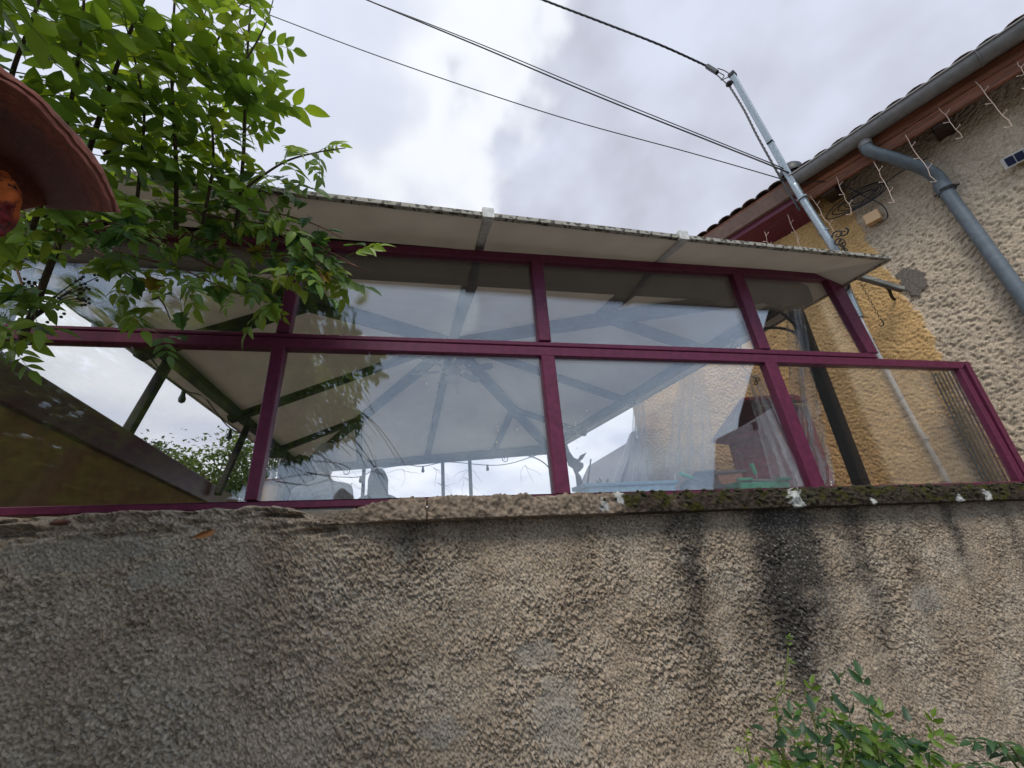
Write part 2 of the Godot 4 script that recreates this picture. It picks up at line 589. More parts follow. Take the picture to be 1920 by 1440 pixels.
			for s in stains:
				var a: Vector3 = s[0]
				var b: Vector3 = s[1]
				var ty := (a.y - y) / (a.y - b.y)
				if ty < -0.3 or ty > 1.25: continue
				var cx := lerpf(a.x, b.x, ty) + 0.05 * n_mid.get_noise_2d(y * 0.5, a.x * 9.0)
				var wd: float = s[2] * 0.85 * (1.15 - 0.35 * ty)
				var e := absf(x - cx) / wd
				if e > 2.0: continue
				dark += s[3] * exp(-e * e * 1.3) * (1.0 - smoothstep(0.35, 1.2, ty))
			dark = smoothstep(0.3, 1.2, dark + 0.8 * gr + 0.7 * gr2 + 0.25 * cv)
			col = col.lerp(Vector3(0.045, 0.043, 0.042) * (1.0 + 0.9 * gr2), dark * 0.9)
			var pale := smoothstep(0.42, 0.55, n_gr2.get_noise_2d(x * 0.5 + 20.0, y * 0.5) + 0.25 * n_col.get_noise_2d(x + 8.0, y))
			col = col.lerp(Vector3(0.55, 0.53, 0.49), pale * 0.6)
			c[j * nx + i] = Color(maxf(col.x, 0.02), maxf(col.y, 0.02), maxf(col.z, 0.02))
	part("render_face", grid_mesh(nx, ny, v, c), M.render_grey, t)
	# plain core and the far ends, outside the picture
	var st := mb()
	box(st, Vector3(0.6, 0.82, -2.14), Vector3(9.4, 1.64, 0.28))
	plate(st, [Vector3(-1.9, 1.6, -2.02), Vector3(4.7, 1.5, -2.02), Vector3(4.7, 1.66, -2.02), Vector3(-0.4, 1.80, -2.02), Vector3(-1.9, 1.8, -2.02)], Vector3(0, 0, -0.24), 0.003)
	box(st, Vector3(-2.95, 0.9, -2.1), Vector3(2.4, 1.78, 0.3))
	box(st, Vector3(5.2, 0.8, -2.1), Vector3(1.0, 1.6, 0.3))
	obj("wall_core", st, M.plain_render, t)
	# coping: three worn slabs with lumps, pits, moss and pale lichen
	var xs := [-0.36, 0.085, 2.35, 4.75]
	var nc1 := fnl(61, 14.0, 3)
	var nc2 := fnl(62, 40.0, 3)
	var nc3 := fnl(63, 3.0, 3)
	var spots := [Vector3(2.038, 1.706, -1.860), Vector3(3.238, 1.639, -1.860), Vector3(3.482, 1.639, -1.860), Vector3(0.906, 1.730, -1.860), Vector3(0.997, 1.769, -1.860), Vector3(2.564, 1.658, -1.860)]
	var radii := [0.045, 0.026, 0.03, 0.022, 0.024, 0.014]
	for k in 3:
		var a: float = xs[k] + 0.003
		var b: float = xs[k + 1] - 0.003
		var cnx := int((b - a) / 0.0085)
		var prof := 34
		var cv := PackedVector3Array()
		var cc := PackedColorArray()
		cv.resize(cnx * prof)
		cc.resize(cnx * prof)
		for j in prof:
			for i in cnx:
				var x := lerpf(a, b, float(i) / (cnx - 1))
				var end := smoothstep(0.0, 0.34, x + 0.36) if k == 0 else 1.0
				var yb := 1.728 - 0.0318 * (x + 0.27)
				var hgt := (0.096 + 0.014 * nc3.get_noise_1d(x)) * (0.35 + 0.65 * end)
				var zf := -1.862 - 0.06 * (1.0 - end)
				var u := float(j) / (prof - 1)
				var q := Vector3(x, 0, 0)
				if u < 0.2: q = Vector3(x, yb, lerpf(-2.1, zf, u / 0.2))
				elif u < 0.65: q = Vector3(x, yb + hgt * (u - 0.2) / 0.45, zf - 0.012 * pow((u - 0.2) / 0.45, 3.0))
				else: q = Vector3(x, yb + hgt + 0.012 * (u - 0.65), lerpf(zf - 0.012, -2.16, (u - 0.65) / 0.35))
				var edge := sin(minf(float(i), float(cnx - 1 - i)) / 6.0 * PI / 2) if mini(i, cnx - 1 - i) < 6 else 1.0
				var dsp := (0.017 * nc1.get_noise_3d(x, q.y, q.z) + 0.012 * nc2.get_noise_3d(x, q.y * 1.3, q.z)) * (0.25 if u < 0.2 else 1.0) - 0.01 * (1.0 - edge)
				q += Vector3(0, dsp * (0.9 if u > 0.6 else 0.2), dsp if u > 0.15 else 0.0)
				cv[j * cnx + i] = q
				var g1 := nc2.get_noise_3d(x, q.y, q.z)
				var col := Vector3(0.31, 0.24, 0.18) * (1.0 + 0.9 * g1)
				var old := smoothstep(0.75, 1.35, x + 0.4 * nc3.get_noise_1d(x * 2.0))
				col = col.lerp(Vector3(0.036, 0.026, 0.019) * (1.0 + 0.8 * g1), old * (0.75 + 0.25 * smoothstep(-0.2, 0.2, g1)))
				var mossy := old * smoothstep(0.05, 0.3, nc1.get_noise_3d(x * 0.6 + 4.0, q.y, q.z) + (0.15 if u > 0.5 else -0.1))
				col = col.lerp(Vector3(0.062, 0.060, 0.016) * (1.0 + 0.6 * g1), mossy)
				for s in spots.size():
					var e = Vector2(x - spots[s].x, (q.y - spots[s].y) * 0.75).length() / radii[s] + 0.7 * g1 + 0.5 * nc1.get_noise_3d(x, q.y * 2.0, 3.0)
					if e < 1.0: col = Vector3(0.62, 0.62, 0.58) * (1.0 + 0.5 * g1)
				cc[j * cnx + i] = Color(maxf(col.x, 0.01), maxf(col.y, 0.01), maxf(col.z, 0.006))
		part("coping_slab", grid_mesh(cnx, prof, cv, cc), M.render_grey, t)
	# moss cushions along the old part of the coping
	var moss := mb()
	var nm := fnl(66, 60.0, 2)
	var moss_n := 520
	for i in moss_n:
		var x := rng.randf_range(0.95, 4.3) if i > 8 else rng.randf_range(0.88, 0.98)
		if rng.randf() > 0.35 + 0.65 * smoothstep(0.6, 2.6, x): continue
		var yb := 1.728 - 0.0318 * (x + 0.27)
		var r := rng.randf_range(0.005, 0.012) if i % 7 else rng.randf_range(0.012, 0.02)
		var u := rng.randf()
		var at := Vector3(x, yb + 0.099 + rng.randf_range(-0.014, 0.008), rng.randf_range(-1.93, -1.872)) if u < 0.7 else Vector3(x, yb + rng.randf_range(0.03, 0.08), -1.866)
		lump_ball(moss, at, Vector3(r * rng.randf_range(1.0, 1.5), r * rng.randf_range(0.6, 0.95), r), nm, 0.35)
	var mm := worn(mat(lin(0.048, 0.040, 0.014), 1.0), TEX.fine, 9.0, 0.3)
	mm.rim_enabled = true
	mm.rim = 0.4
	var mo := obj("moss", moss, mm, t)
	mo.set_meta("kind", "stuff")
	# red brick chips and a fallen leaf in the crumbled edge
	for q in [[Vector3(-1.239, 1.802, -1.940), 0.05, 0.009]]:
		st = mb()
		var n8 := fnl(70, 30.0, 2)
		lump_ball(st, q[0], Vector3(q[1] * 0.6, q[2], 0.02), n8, 0.4)
		obj("brick_chip", st, worn(mat(lin(0.24, 0.09, 0.06), 0.95), TEX.fine, 4.0), t)
	st = mb()
	var lf: Vector3 = Vector3(-0.749, 1.721, -1.910)
	quad(st, lf + Vector3(-0.045, -0.008, 0), lf + Vector3(-0.01, 0.012, 0.016), lf + Vector3(0.035, 0.02, 0.01), lf + Vector3(0.005, -0.012, 0.02))
	tri(st, lf + Vector3(0.035, 0.02, 0.01), lf + Vector3(0.03, -0.004, 0.018), lf + Vector3(0.005, -0.012, 0.02))
	var fl := obj("fallen_leaf", st, worn(mat(lin(0.5, 0.2, 0.06), 0.7), TEX.fine, 8.0))
	tag(fl, "small dry orange leaf lodged on the crumbled wall edge", "leaf")

func lump_ball(st: SurfaceTool, at: Vector3, r: Vector3, n: FastNoiseLite, amp: float, rings := 6, sides := 9) -> void:
	st.set_smooth_group(1)
	var p := func(i: int, k: int) -> Vector3:
		var th := PI * i / rings
		var ph := TAU * (k % sides) / sides
		var d := Vector3(sin(th) * cos(ph), cos(th), sin(th) * sin(ph))
		return at + d * r * (1.0 + amp * n.get_noise_3dv(at + d * r))
	for i in rings:
		for k in sides:
			quad(st, p.call(i, k), p.call(i, k + 1), p.call(i + 1, k + 1), p.call(i + 1, k))
	st.set_smooth_group(-1)

# ---------------------------------------------------------------- the house on the right
func make_house() -> void:
	var t := thing("roughcast_house", "house with grey and ochre roughcast wall, wooden eaves and tiled roof", "house", hp(0, 0))
	var n1 := fnl(81, 5.0, 3)
	var n2 := fnl(82, 24.0, 3)
	var n3 := fnl(83, 45.0, 2)
	var n4 := fnl(84, 1.6, 3)
	var nb := fnl(85, 7.0, 4)
	var ncel := fnl(86, 13.0, 1, FastNoiseLite.TYPE_CELLULAR)
	var s0 := -1.2
	var s1 := 4.06
	var y0 := 1.45
	var y1 := 5.32
	var cell := 0.0112
	var nx := int((s1 - s0) / cell)
	var ny := int((y1 - y0) / cell)
	var v := PackedVector3Array()
	var c := PackedColorArray()
	v.resize(nx * ny)
	c.resize(nx * ny)
	var patch: Vector3 = Vector3(4.820, 3.714, -2.373)
	var ps := patch.dot(HT)
	for j in ny:
		for i in nx:
			var s := s0 + cell * i
			var y := y0 + cell * j
			var edge := 0.545 + 0.05 * nb.get_noise_1d(y * 0.8) + 0.02 * nb.get_noise_1d(y * 4.0) + 0.10 * smoothstep(3.2, 4.4, y) - 0.05 * smoothstep(2.6, 1.8, y)
			var ochre := smoothstep(-0.006, 0.006, s - edge)
			var a := n2.get_noise_2d(s * 1.0, y * 1.35)
			var b := n3.get_noise_2d(s, y)
			var cel := ncel.get_noise_2d(s, y * 1.2)
			var lumps := 0.013 * a + 0.005 * b + 0.006 * n1.get_noise_2d(s, y)
			# thrown grey render: flatter with torn holes
			var tears := smoothstep(0.12, 0.4, n2.get_noise_2d(s * 0.55 - 7.0, y * 1.2 + s * 0.6))
			var grey := 0.008 * a + 0.008 * n1.get_noise_2d(s, y) - 0.016 * tears + 0.004 * b
			var d := lerpf(grey, lumps, ochre) + 0.014 * ochre
			var pd := Vector2((s - ps) / 0.10, (y - patch.y) / 0.17).length() + 0.5 * nb.get_noise_2d(s, y)
			if pd < 1.0 and ochre < 0.5: d = 0.018 + 0.002 * b
			v[j * nx + i] = hp(s, y, HW - d)
			var sp := n3.get_noise_2d(s * 0.7 + 30.0, y * 0.7)
			var big := n4.get_noise_2d(s, y)
			var co := Vector3(0.83, 0.53, 0.235) * (1.0 + 0.2 * sp + 0.2 * big)
			co = co.lerp(Vector3(0.62, 0.375, 0.165), 0.6 * smoothstep(0.1, 0.6, n1.get_noise_2d(s * 0.5 + 3.0, y * 0.4)))
			var cg := Vector3(0.76, 0.615, 0.455) * (1.0 + 0.2 * sp + 0.18 * big)
			if pd < 1.0: cg = Vector3(0.25, 0.21, 0.175) * (1.0 + 0.3 * sp)
			var col := cg.lerp(co, ochre)
			c[j * nx + i] = Color(col.x, col.y, col.z)
	part("roughcast_wall", grid_mesh(nx, ny, v, c, true), M.render_grey, t)
	# the rest of the body: end walls, back, lower part
	var st := mb()
	plate(st, [hp(-1.22, 0, HW + 0.05), hp(4.04, 0, HW + 0.05), hp(4.04, 5.3, HW + 0.05), hp(-1.22, 5.3, HW + 0.05)], HN * 6.0, 0.002)
	obj("house_body", st, M.plain_render, t)
	st = mb()
	plate(st, [hp(-1.2, 0, HW - 0.012), hp(4.05, 0, HW - 0.012), hp(4.05, 1.47, HW - 0.012), hp(-1.2, 1.47, HW - 0.012)], HN * 0.06, 0.002)
	obj("wall_render", st, M.plain_render, t)
	# eaves: half-round zinc gutter, wooden fascia, rafter ends, boarding
	var gs0 := -1.22
	var gs1 := 0.93
	st = mb()
	var gy := 5.17
	var gd := 4.84
	var prof := []
	for k in 11:
		var a := PI + PI * k / 10.0
		prof.append(Vector2(cos(a) * 0.092, sin(a) * 0.092))
	st.set_smooth_group(1)
	for side in 2:
		for k in 10:
			var q0: Vector2 = prof[k] * (1.0 - 0.03 * side)
			var q1: Vector2 = prof[k + 1] * (1.0 - 0.03 * side)
			quad(st, hp(gs0, gy + q0.y, gd + q0.x), hp(gs1, gy + q0.y, gd + q0.x), hp(gs1, gy + q1.y, gd + q1.x), hp(gs0, gy + q1.y, gd + q1.x))
	st.set_smooth_group(-1)
	for k in range(1, 10): tri(st, hp(gs1, gy, gd - 0.092), hp(gs1, gy + prof[k].y, gd + prof[k].x), hp(gs1, gy + prof[k + 1].y, gd + prof[k + 1].x))
	var gut := obj("gutter", st, M.zinc, t)
	st = mb()
	tube(st, [hp(gs0, gy + 0.002, gd - 0.096), hp(gs1, gy + 0.002, gd - 0.096)], 0.011, 0.011, 8)
	obj("gutter_bead", st, M.zinc, gut)
	for s in [-1.1, -0.55, 0.1, 0.55]:
		st = mb()
		var ring := []
		for k in 9:
			var a := PI + PI * k / 8.0
			ring.append(hp(s, gy + sin(a) * 0.096, gd + cos(a) * 0.096))
		tube(st, ring, 0.006, 0.006, 5)
		obj("gutter_bracket", st, M.zinc, gut)
	st = mb()
	plate(st, [hp(-1.22, 4.905, 4.972), hp(0.98, 4.905, 4.972), hp(0.98, 5.025, 4.972), hp(-1.22, 5.025, 4.972)], HN * 0.03, 0.006)
	plate(st, [hp(-1.22, 5.02, 4.955), hp(0.98, 5.02, 4.955), hp(0.98, 5.22, 4.955), hp(-1.22, 5.22, 4.955)], HN * 0.03, 0.006)
	obj("fascia_board", st, M.wood, t)
	for k in 4:
		st = mb()
		var d0 := 4.99 + 0.1 * k
		plate(st, [hp(-1.22, 5.262 + 0.03 * k, d0), hp(0.98, 5.262 + 0.03 * k, d0), hp(0.98, 5.29 + 0.03 * k, d0 + 0.095), hp(-1.22, 5.29 + 0.03 * k, d0 + 0.095)], Vector3.UP * 0.018, 0.003)
		obj("soffit_board", st, M.wood, t)
	for s in [-1.1, -0.2, 0.72]:
		st = mb()
		bar(st, hp(s, 4.96, 5.0), hp(s, 5.06, 5.5), 0.13, 0.16, Vector3.UP, 0.006)
		obj("rafter_end", st, M.darkwood, t)
	# burgundy boxed eaves of the further part
	st = mb()
	plate(st, [hp(0.96, 5.05, 4.92), hp(4.5, 5.05, 4.92), hp(4.5, 5.2, 4.86), hp(0.96, 5.2, 4.86)], HN * 0.05, 0.004)
	obj("eaves_trim", st, worn(mat(lin(0.24, 0.15, 0.12), 0.7), TEX.soft, 1.2), t)
	st = mb()
	plate(st, [hp(0.96, 4.98, 4.972), hp(4.5, 4.98, 4.972), hp(4.5, 4.86, 5.38), hp(0.96, 4.86, 5.38)], Vector3.UP * 0.12, 0.004)
	obj("boxed_soffit", st, M.soffit, t)
	# roof: slab and two courses of clay tiles along the eaves
	st = mb()
	plate(st, [hp(-1.22, 5.185, 4.87), hp(4.6, 5.185, 4.87), hp(4.6, 6.9, 8.4), hp(-1.22, 6.9, 8.4)], Vector3.UP * 0.05, 0.004)
	var roof := obj("roof", st, M.tile, t)
	var tm := mb()
	tm.set_smooth_group(1)
	for side in 2:
		for k in 6:
			var a0 := PI * k / 6.0
			var a1 := PI * (k + 1) / 6.0
			var r := 0.085 - 0.013 * side
			quad(tm, Vector3(cos(a0) * r, sin(a0) * r * 0.5, 0), Vector3(cos(a1) * r, sin(a1) * r * 0.5, 0), Vector3(cos(a1) * r * 0.85, sin(a1) * r * 0.48, 0.4), Vector3(cos(a0) * r * 0.85, sin(a0) * r * 0.48, 0.4))
	tm.set_smooth_group(-1)
	for k in 6:
		var a0 := PI * k / 6.0
		var a1 := PI * (k + 1) / 6.0
		quad(tm, Vector3(cos(a0) * 0.085, sin(a0) * 0.0425, 0), Vector3(cos(a0) * 0.072, sin(a0) * 0.036, 0), Vector3(cos(a1) * 0.072, sin(a1) * 0.036, 0), Vector3(cos(a1) * 0.085, sin(a1) * 0.0425, 0))
	var tmesh := mesh_of(tm)
	var up_roof := (HN * 3.57 + Vector3.UP * 1.6).normalized()
	var bs := Basis(HT, HT.cross(up_roof) * -1.0, up_roof)
	var tmats := [worn(mat(lin(0.26, 0.15, 0.11), 0.9), TEX.fine, 1.5, 0.2), worn(mat(lin(0.22, 0.15, 0.12), 0.9), TEX.fine, 1.5, 0.2), worn(mat(lin(0.2, 0.15, 0.125), 0.95), TEX.fine, 1.7, 0.2)]
	for k in 36:
		var s := -1.12 + 0.158 * k
		for row in 2:
			var at := hp(s + rng.randf_range(-0.008, 0.008), 5.198, 4.83) + up_roof * (0.34 * row + rng.randf_range(0.0, 0.02)) + Vector3.UP * (0.03 + 0.012 * row)
			placed("roof_tile", tmesh, tmats[rng.randi() % 3], roof, Transform3D(bs.rotated(HN, rng.randf_range(-0.03, 0.03)), at))
	# roof vent with a rounded black cowl
	var vt := thing("roof_vent", "black domed roof vent cowl behind the mast", "vent", Vector3(4.599, 5.531, -2.808))
	st = mb()
	var vb: Vector3 = Vector3(4.592, 5.463, -2.827)
	tube(st, [vb - Vector3.UP * 0.1, vb + Vector3.UP * 0.12], 0.085, 0.085, 14)
	obj("pipe", st, M.cable, vt)
	st = mb()
	lathe(st, [Vector2(0.13, 0.1), Vector2(0.135, 0.13), Vector2(0.12, 0.2), Vector2(0.08, 0.25), Vector2(0.0, 0.27)], Transform3D(Basis.IDENTITY, vb), 18)
	obj("cowl", st, mat(lin(0.02, 0.02, 0.022), 0.5), vt)

# ---------------------------------------------------------------- gazebo
func make_gazebo() -> void:
	var t := thing("gazebo", "large dark framed gazebo with pale panel hip roof behind the glass", "gazebo", Vector3(0.6, 1.35, -5.6))
	var A := Vector3(0.64, 4.56, -5.6)
	var E := [Vector3(-2.3, 3.395, -1.86), Vector3(3.620, 3.416, -1.840), Vector3(3.22, 3.45, -8.75), Vector3(-2.42, 3.43, -9.95)]
	var B := [Vector3(-2.12, 3.43, -2.38), Vector3(3.40, 3.45, -2.38), Vector3(3.02, 3.45, -8.5), Vector3(-2.24, 3.45, -9.75)]
	var pst := Vector3.UP * 0.024
	for s in 4:
		var e0: Vector3 = E[s]
		var e4: Vector3 = E[(s + 1) % 4]
		var ed := []
		for k in 5: ed.append(e0.lerp(e4, k / 4.0))
		if s == 0:
			ed[2] = Vector3(0.445, 3.400, -1.860)
			ed[3] = Vector3(1.762, 3.393, -1.850)
		var h0 := e0.lerp(A, 0.5)
		var h1 := e4.lerp(A, 0.5)
		for poly in [[ed[0], ed[1], h0], [ed[1], ed[2], A, h0], [ed[2], ed[3], h1, A], [ed[3], ed[4], h1]]:
			var st := mb()
			plate(st, poly, pst, 0.0015)
			obj("roof_panel", st, M.panel, t)
		# aluminium edge profile along the eave
		for k in 4:
			var st := mb()
			bar(st, ed[k] + pst * 0.5, ed[k + 1] + pst * 0.5, 0.03, 0.032 if s == 0 else 0.03, Vector3.UP, 0.003)
			obj("edge_profile", st, M.edge, t)
		# rafters under the panels
		var lowr := Vector3.DOWN * 0.045
		for k in [1, 2, 3]:
			var hi: Vector3 = h0 if k == 1 else A if k == 2 else h1
			var lo_: Vector3 = ed[k].lerp(hi, 0.3 if s == 0 and k != 2 else 0.17 if s == 0 else 0.03)
			var st := mb()
			bar(st, lo_ + lowr, hi + lowr, 0.12, 0.085)
			obj("rafter", st, M.beam, t)
			st = mb()
			bar(st, lo_ + Vector3.UP * 0.03, hi + Vector3.UP * 0.03, 0.06, 0.02)
			obj("cover_strip", st, M.alu, t)
			if s == 0:
				st = mb()
				bar(st, ed[k] + Vector3.DOWN * 0.012, ed[k].lerp(hi, 0.17 if k == 2 else 0.3) + Vector3.DOWN * 0.012, 0.06, 0.02)
				obj("joint_strip", st, M.white, t)
				st = mb()
				box(st, ed[k] + Vector3(0, 0.018, 0.012), Vector3(0.07, 0.07, 0.026))
				obj("joint_cap", st, M.white, t)
		var st2 := mb()
		bar(st2, B[s].lerp(A, 0.02) + Vector3.UP * 0.06, A + Vector3.DOWN * 0.06, 0.18, 0.12)
		obj("hip_rafter", st2, M.beam, t)
		st2 = mb()
		var b0: Vector3 = B[s]
		var b1: Vector3 = B[(s + 1) % 4]
		if s == 0: bar(st2, Vector3(b0.x, 3.395, b0.z), Vector3(b1.x, 3.47, b1.z), 0.09, 0.25)
		elif s == 2: bar(st2, b0 + Vector3.UP * 0.03, b1 + Vector3.UP * 0.03, 0.12, 0.25)
		else: bar(st2, b0 + Vector3.UP * 0.095, b1 + Vector3.UP * 0.095, 0.12, 0.22)
		obj("eave_beam", st2, M.beam, t)
	var st := mb()
	lathe(st, [Vector2(0, -0.14), Vector2(0.1, -0.13), Vector2(0.13, -0.05), Vector2(0.13, 0.03), Vector2(0, 0.04)], Transform3D(Basis.IDENTITY, A + Vector3.DOWN * 0.05), 16)
	obj("hub", st, M.beam, t)
	# posts
	var floor_y := 1.35
	var posts := [Vector3(3.38, 3.5, -2.5), Vector3(3.02, 3.5, -8.5), Vector3(-2.24, 3.5, -9.75), Vector3(-2.14, 3.5, -2.5), Vector3(-2.16, 3.5, -3.95), Vector3(-2.19, 3.5, -6.3), Vector3(1.32, 3.5, -8.9), Vector3(0.75, 3.5, -9.05), Vector3(-0.72, 3.5, -9.35), Vector3(-0.9, 3.5, -9.4)]
	for k in posts.size():
		var p: Vector3 = posts[k]
		st = mb()
		var w := 0.085 if k < 4 else 0.07
		if k == 4: bar(st, Vector3(-2.240, 2.640, -3.911), Vector3(-2.160, 3.484, -4.130), w, w, Vector3.BACK, 0.006)
		elif k == 5: bar(st, Vector3(-2.260, 2.447, -5.903), Vector3(-2.180, 3.501, -6.327), w, w, Vector3.BACK, 0.006)
		else: bar(st, Vector3(p.x, floor_y, p.z), Vector3(p.x, p.y, p.z), w, w, Vector3.BACK, 0.006)
		obj("post", st, M.beam, t)
	# curved iron brackets with scrolls
	var arcs := [[Vector3(3.38, 2.95, -2.5), Vector3(2.75, 3.42, -2.42), 0.12], [Vector3(3.38, 2.95, -2.5), Vector3(3.36, 3.42, -3.2), 0.12], [Vector3(3.02, 2.9, -8.5), Vector3(2.1, 3.42, -8.7), 0.14], [Vector3(3.02, 2.9, -8.5), Vector3(3.05, 3.42, -7.6), 0.14], [Vector3(-2.14, 2.95, -2.5), Vector3(-1.4, 3.42, -2.42), 0.12], [Vector3(-2.24, 2.9, -9.75), Vector3(-1.3, 3.42, -9.55), 0.14], [Vector3(-2.14, 2.95, -2.5), Vector3(-2.15, 3.42, -3.3), 0.12]]
	for a in arcs:
		var p0: Vector3 = a[0]
		var p1: Vector3 = a[1]
		var pts := []
		for i in 15:
			var th := PI / 2 * i / 14.0
			pts.append(Vector3(lerpf(p0.x, p1.x, 1.0 - cos(th)), lerpf(p0.y, p1.y, sin(th)), lerpf(p0.z, p1.z, 1.0 - cos(th))))
		st = mb()
		tube(st, pts, 0.013, 0.013, 6)
		obj("curved_bracket", st, M.iron, t)
		var dirv := Vector3(p1.x - p0.x, 0, p1.z - p0.z).normalized()
		st = mb()
		tube(st, scroll(p1 + Vector3.DOWN * 0.1 + dirv * 0.02, 0.085, dirv, Vector3.UP, PI / 2, -1.35), 0.009, 0.007, 6)
		obj("scroll", st, M.iron, t)
	st = mb()
	tube(st, scroll(Vector3(4.377, 3.854, -4.000), 0.11, Vector3(0, 0, -1), Vector3.UP, 0.4, 1.4), 0.011, 0.008, 6)
	obj("scroll", st, M.iron, t)
	# ceiling fan with a lamp bowl
	var f := thing("ceiling_fan", "pale ceiling fan with lamp bowl hanging under the gazebo roof", "ceiling fan", A + Vector3.DOWN * 0.2)
	var fc := A + Vector3(0, -0.52, 0)
	st = mb()
	tube(st, [A + Vector3.DOWN * 0.15, fc + Vector3.UP * 0.05], 0.014, 0.014, 8)
	obj("rod", st, M.white, f)
	st = mb()
	lathe(st, [Vector2(0, 0.08), Vector2(0.07, 0.075), Vector2(0.11, 0.03), Vector2(0.11, -0.04), Vector2(0.06, -0.08), Vector2(0, -0.085)], Transform3D(Basis.IDENTITY, fc), 18)
	obj("motor", st, M.white, f)
	st = mb()
	lathe(st, [Vector2(0.05, -0.085), Vector2(0.11, -0.1), Vector2(0.125, -0.14), Vector2(0.09, -0.19), Vector2(0, -0.205)], Transform3D(Basis.IDENTITY, fc), 18)
	obj("lamp_bowl", st, mat(lin(0.8, 0.78, 0.74), 0.3), f)
	for k in 6:
		var a := TAU * k / 6.0 + 0.32
		var d := Vector3(cos(a), 0, sin(a))
		var sd := Vector3(-sin(a), 0.2, cos(a)).normalized()
		st = mb()
		var y := Vector3.UP * 0.0
		plate(st, [fc + y + d * 0.2 - sd * 0.05, fc + y + d * 0.52 - sd * 0.085, fc + y + d * 0.6 - sd * 0.05, fc + y + d * 0.6 + sd * 0.05, fc + y + d * 0.52 + sd * 0.085, fc + y + d * 0.2 + sd * 0.05], Vector3.UP * 0.01, 0.002)
		obj("blade", st, worn(mat(lin(0.10, 0.085, 0.075), 0.5), TEX.soft, 2.0), f)
		st = mb()
		bar(st, fc + d * 0.09, fc + d * 0.24, 0.03, 0.012, Vector3.UP, 0.003)
		obj("blade_arm", st, M.alu, f)
	st = mb()
	tube(st, [fc + Vector3(0.05, -0.1, 0.05), fc + Vector3(0.052, -0.36, 0.05)], 0.003, 0.003, 5)
	tube(st, [fc + Vector3(0.052, -0.36, 0.05), fc + Vector3(0.052, -0.4, 0.05)], 0.008, 0.006, 6)
	obj("pull_chain", st, M.alu, f)

# ---------------------------------------------------------------- the glazed screen on the wall
func member(called: String, p: Array, parent: Node3D, depth := 0.055, m: Material = null) -> MeshInstance3D:
	var st := mb()
	plate(st, p, Vector3(0, 0, -depth), 0.005)
	return obj(called, st, m if m else M.frame, parent)

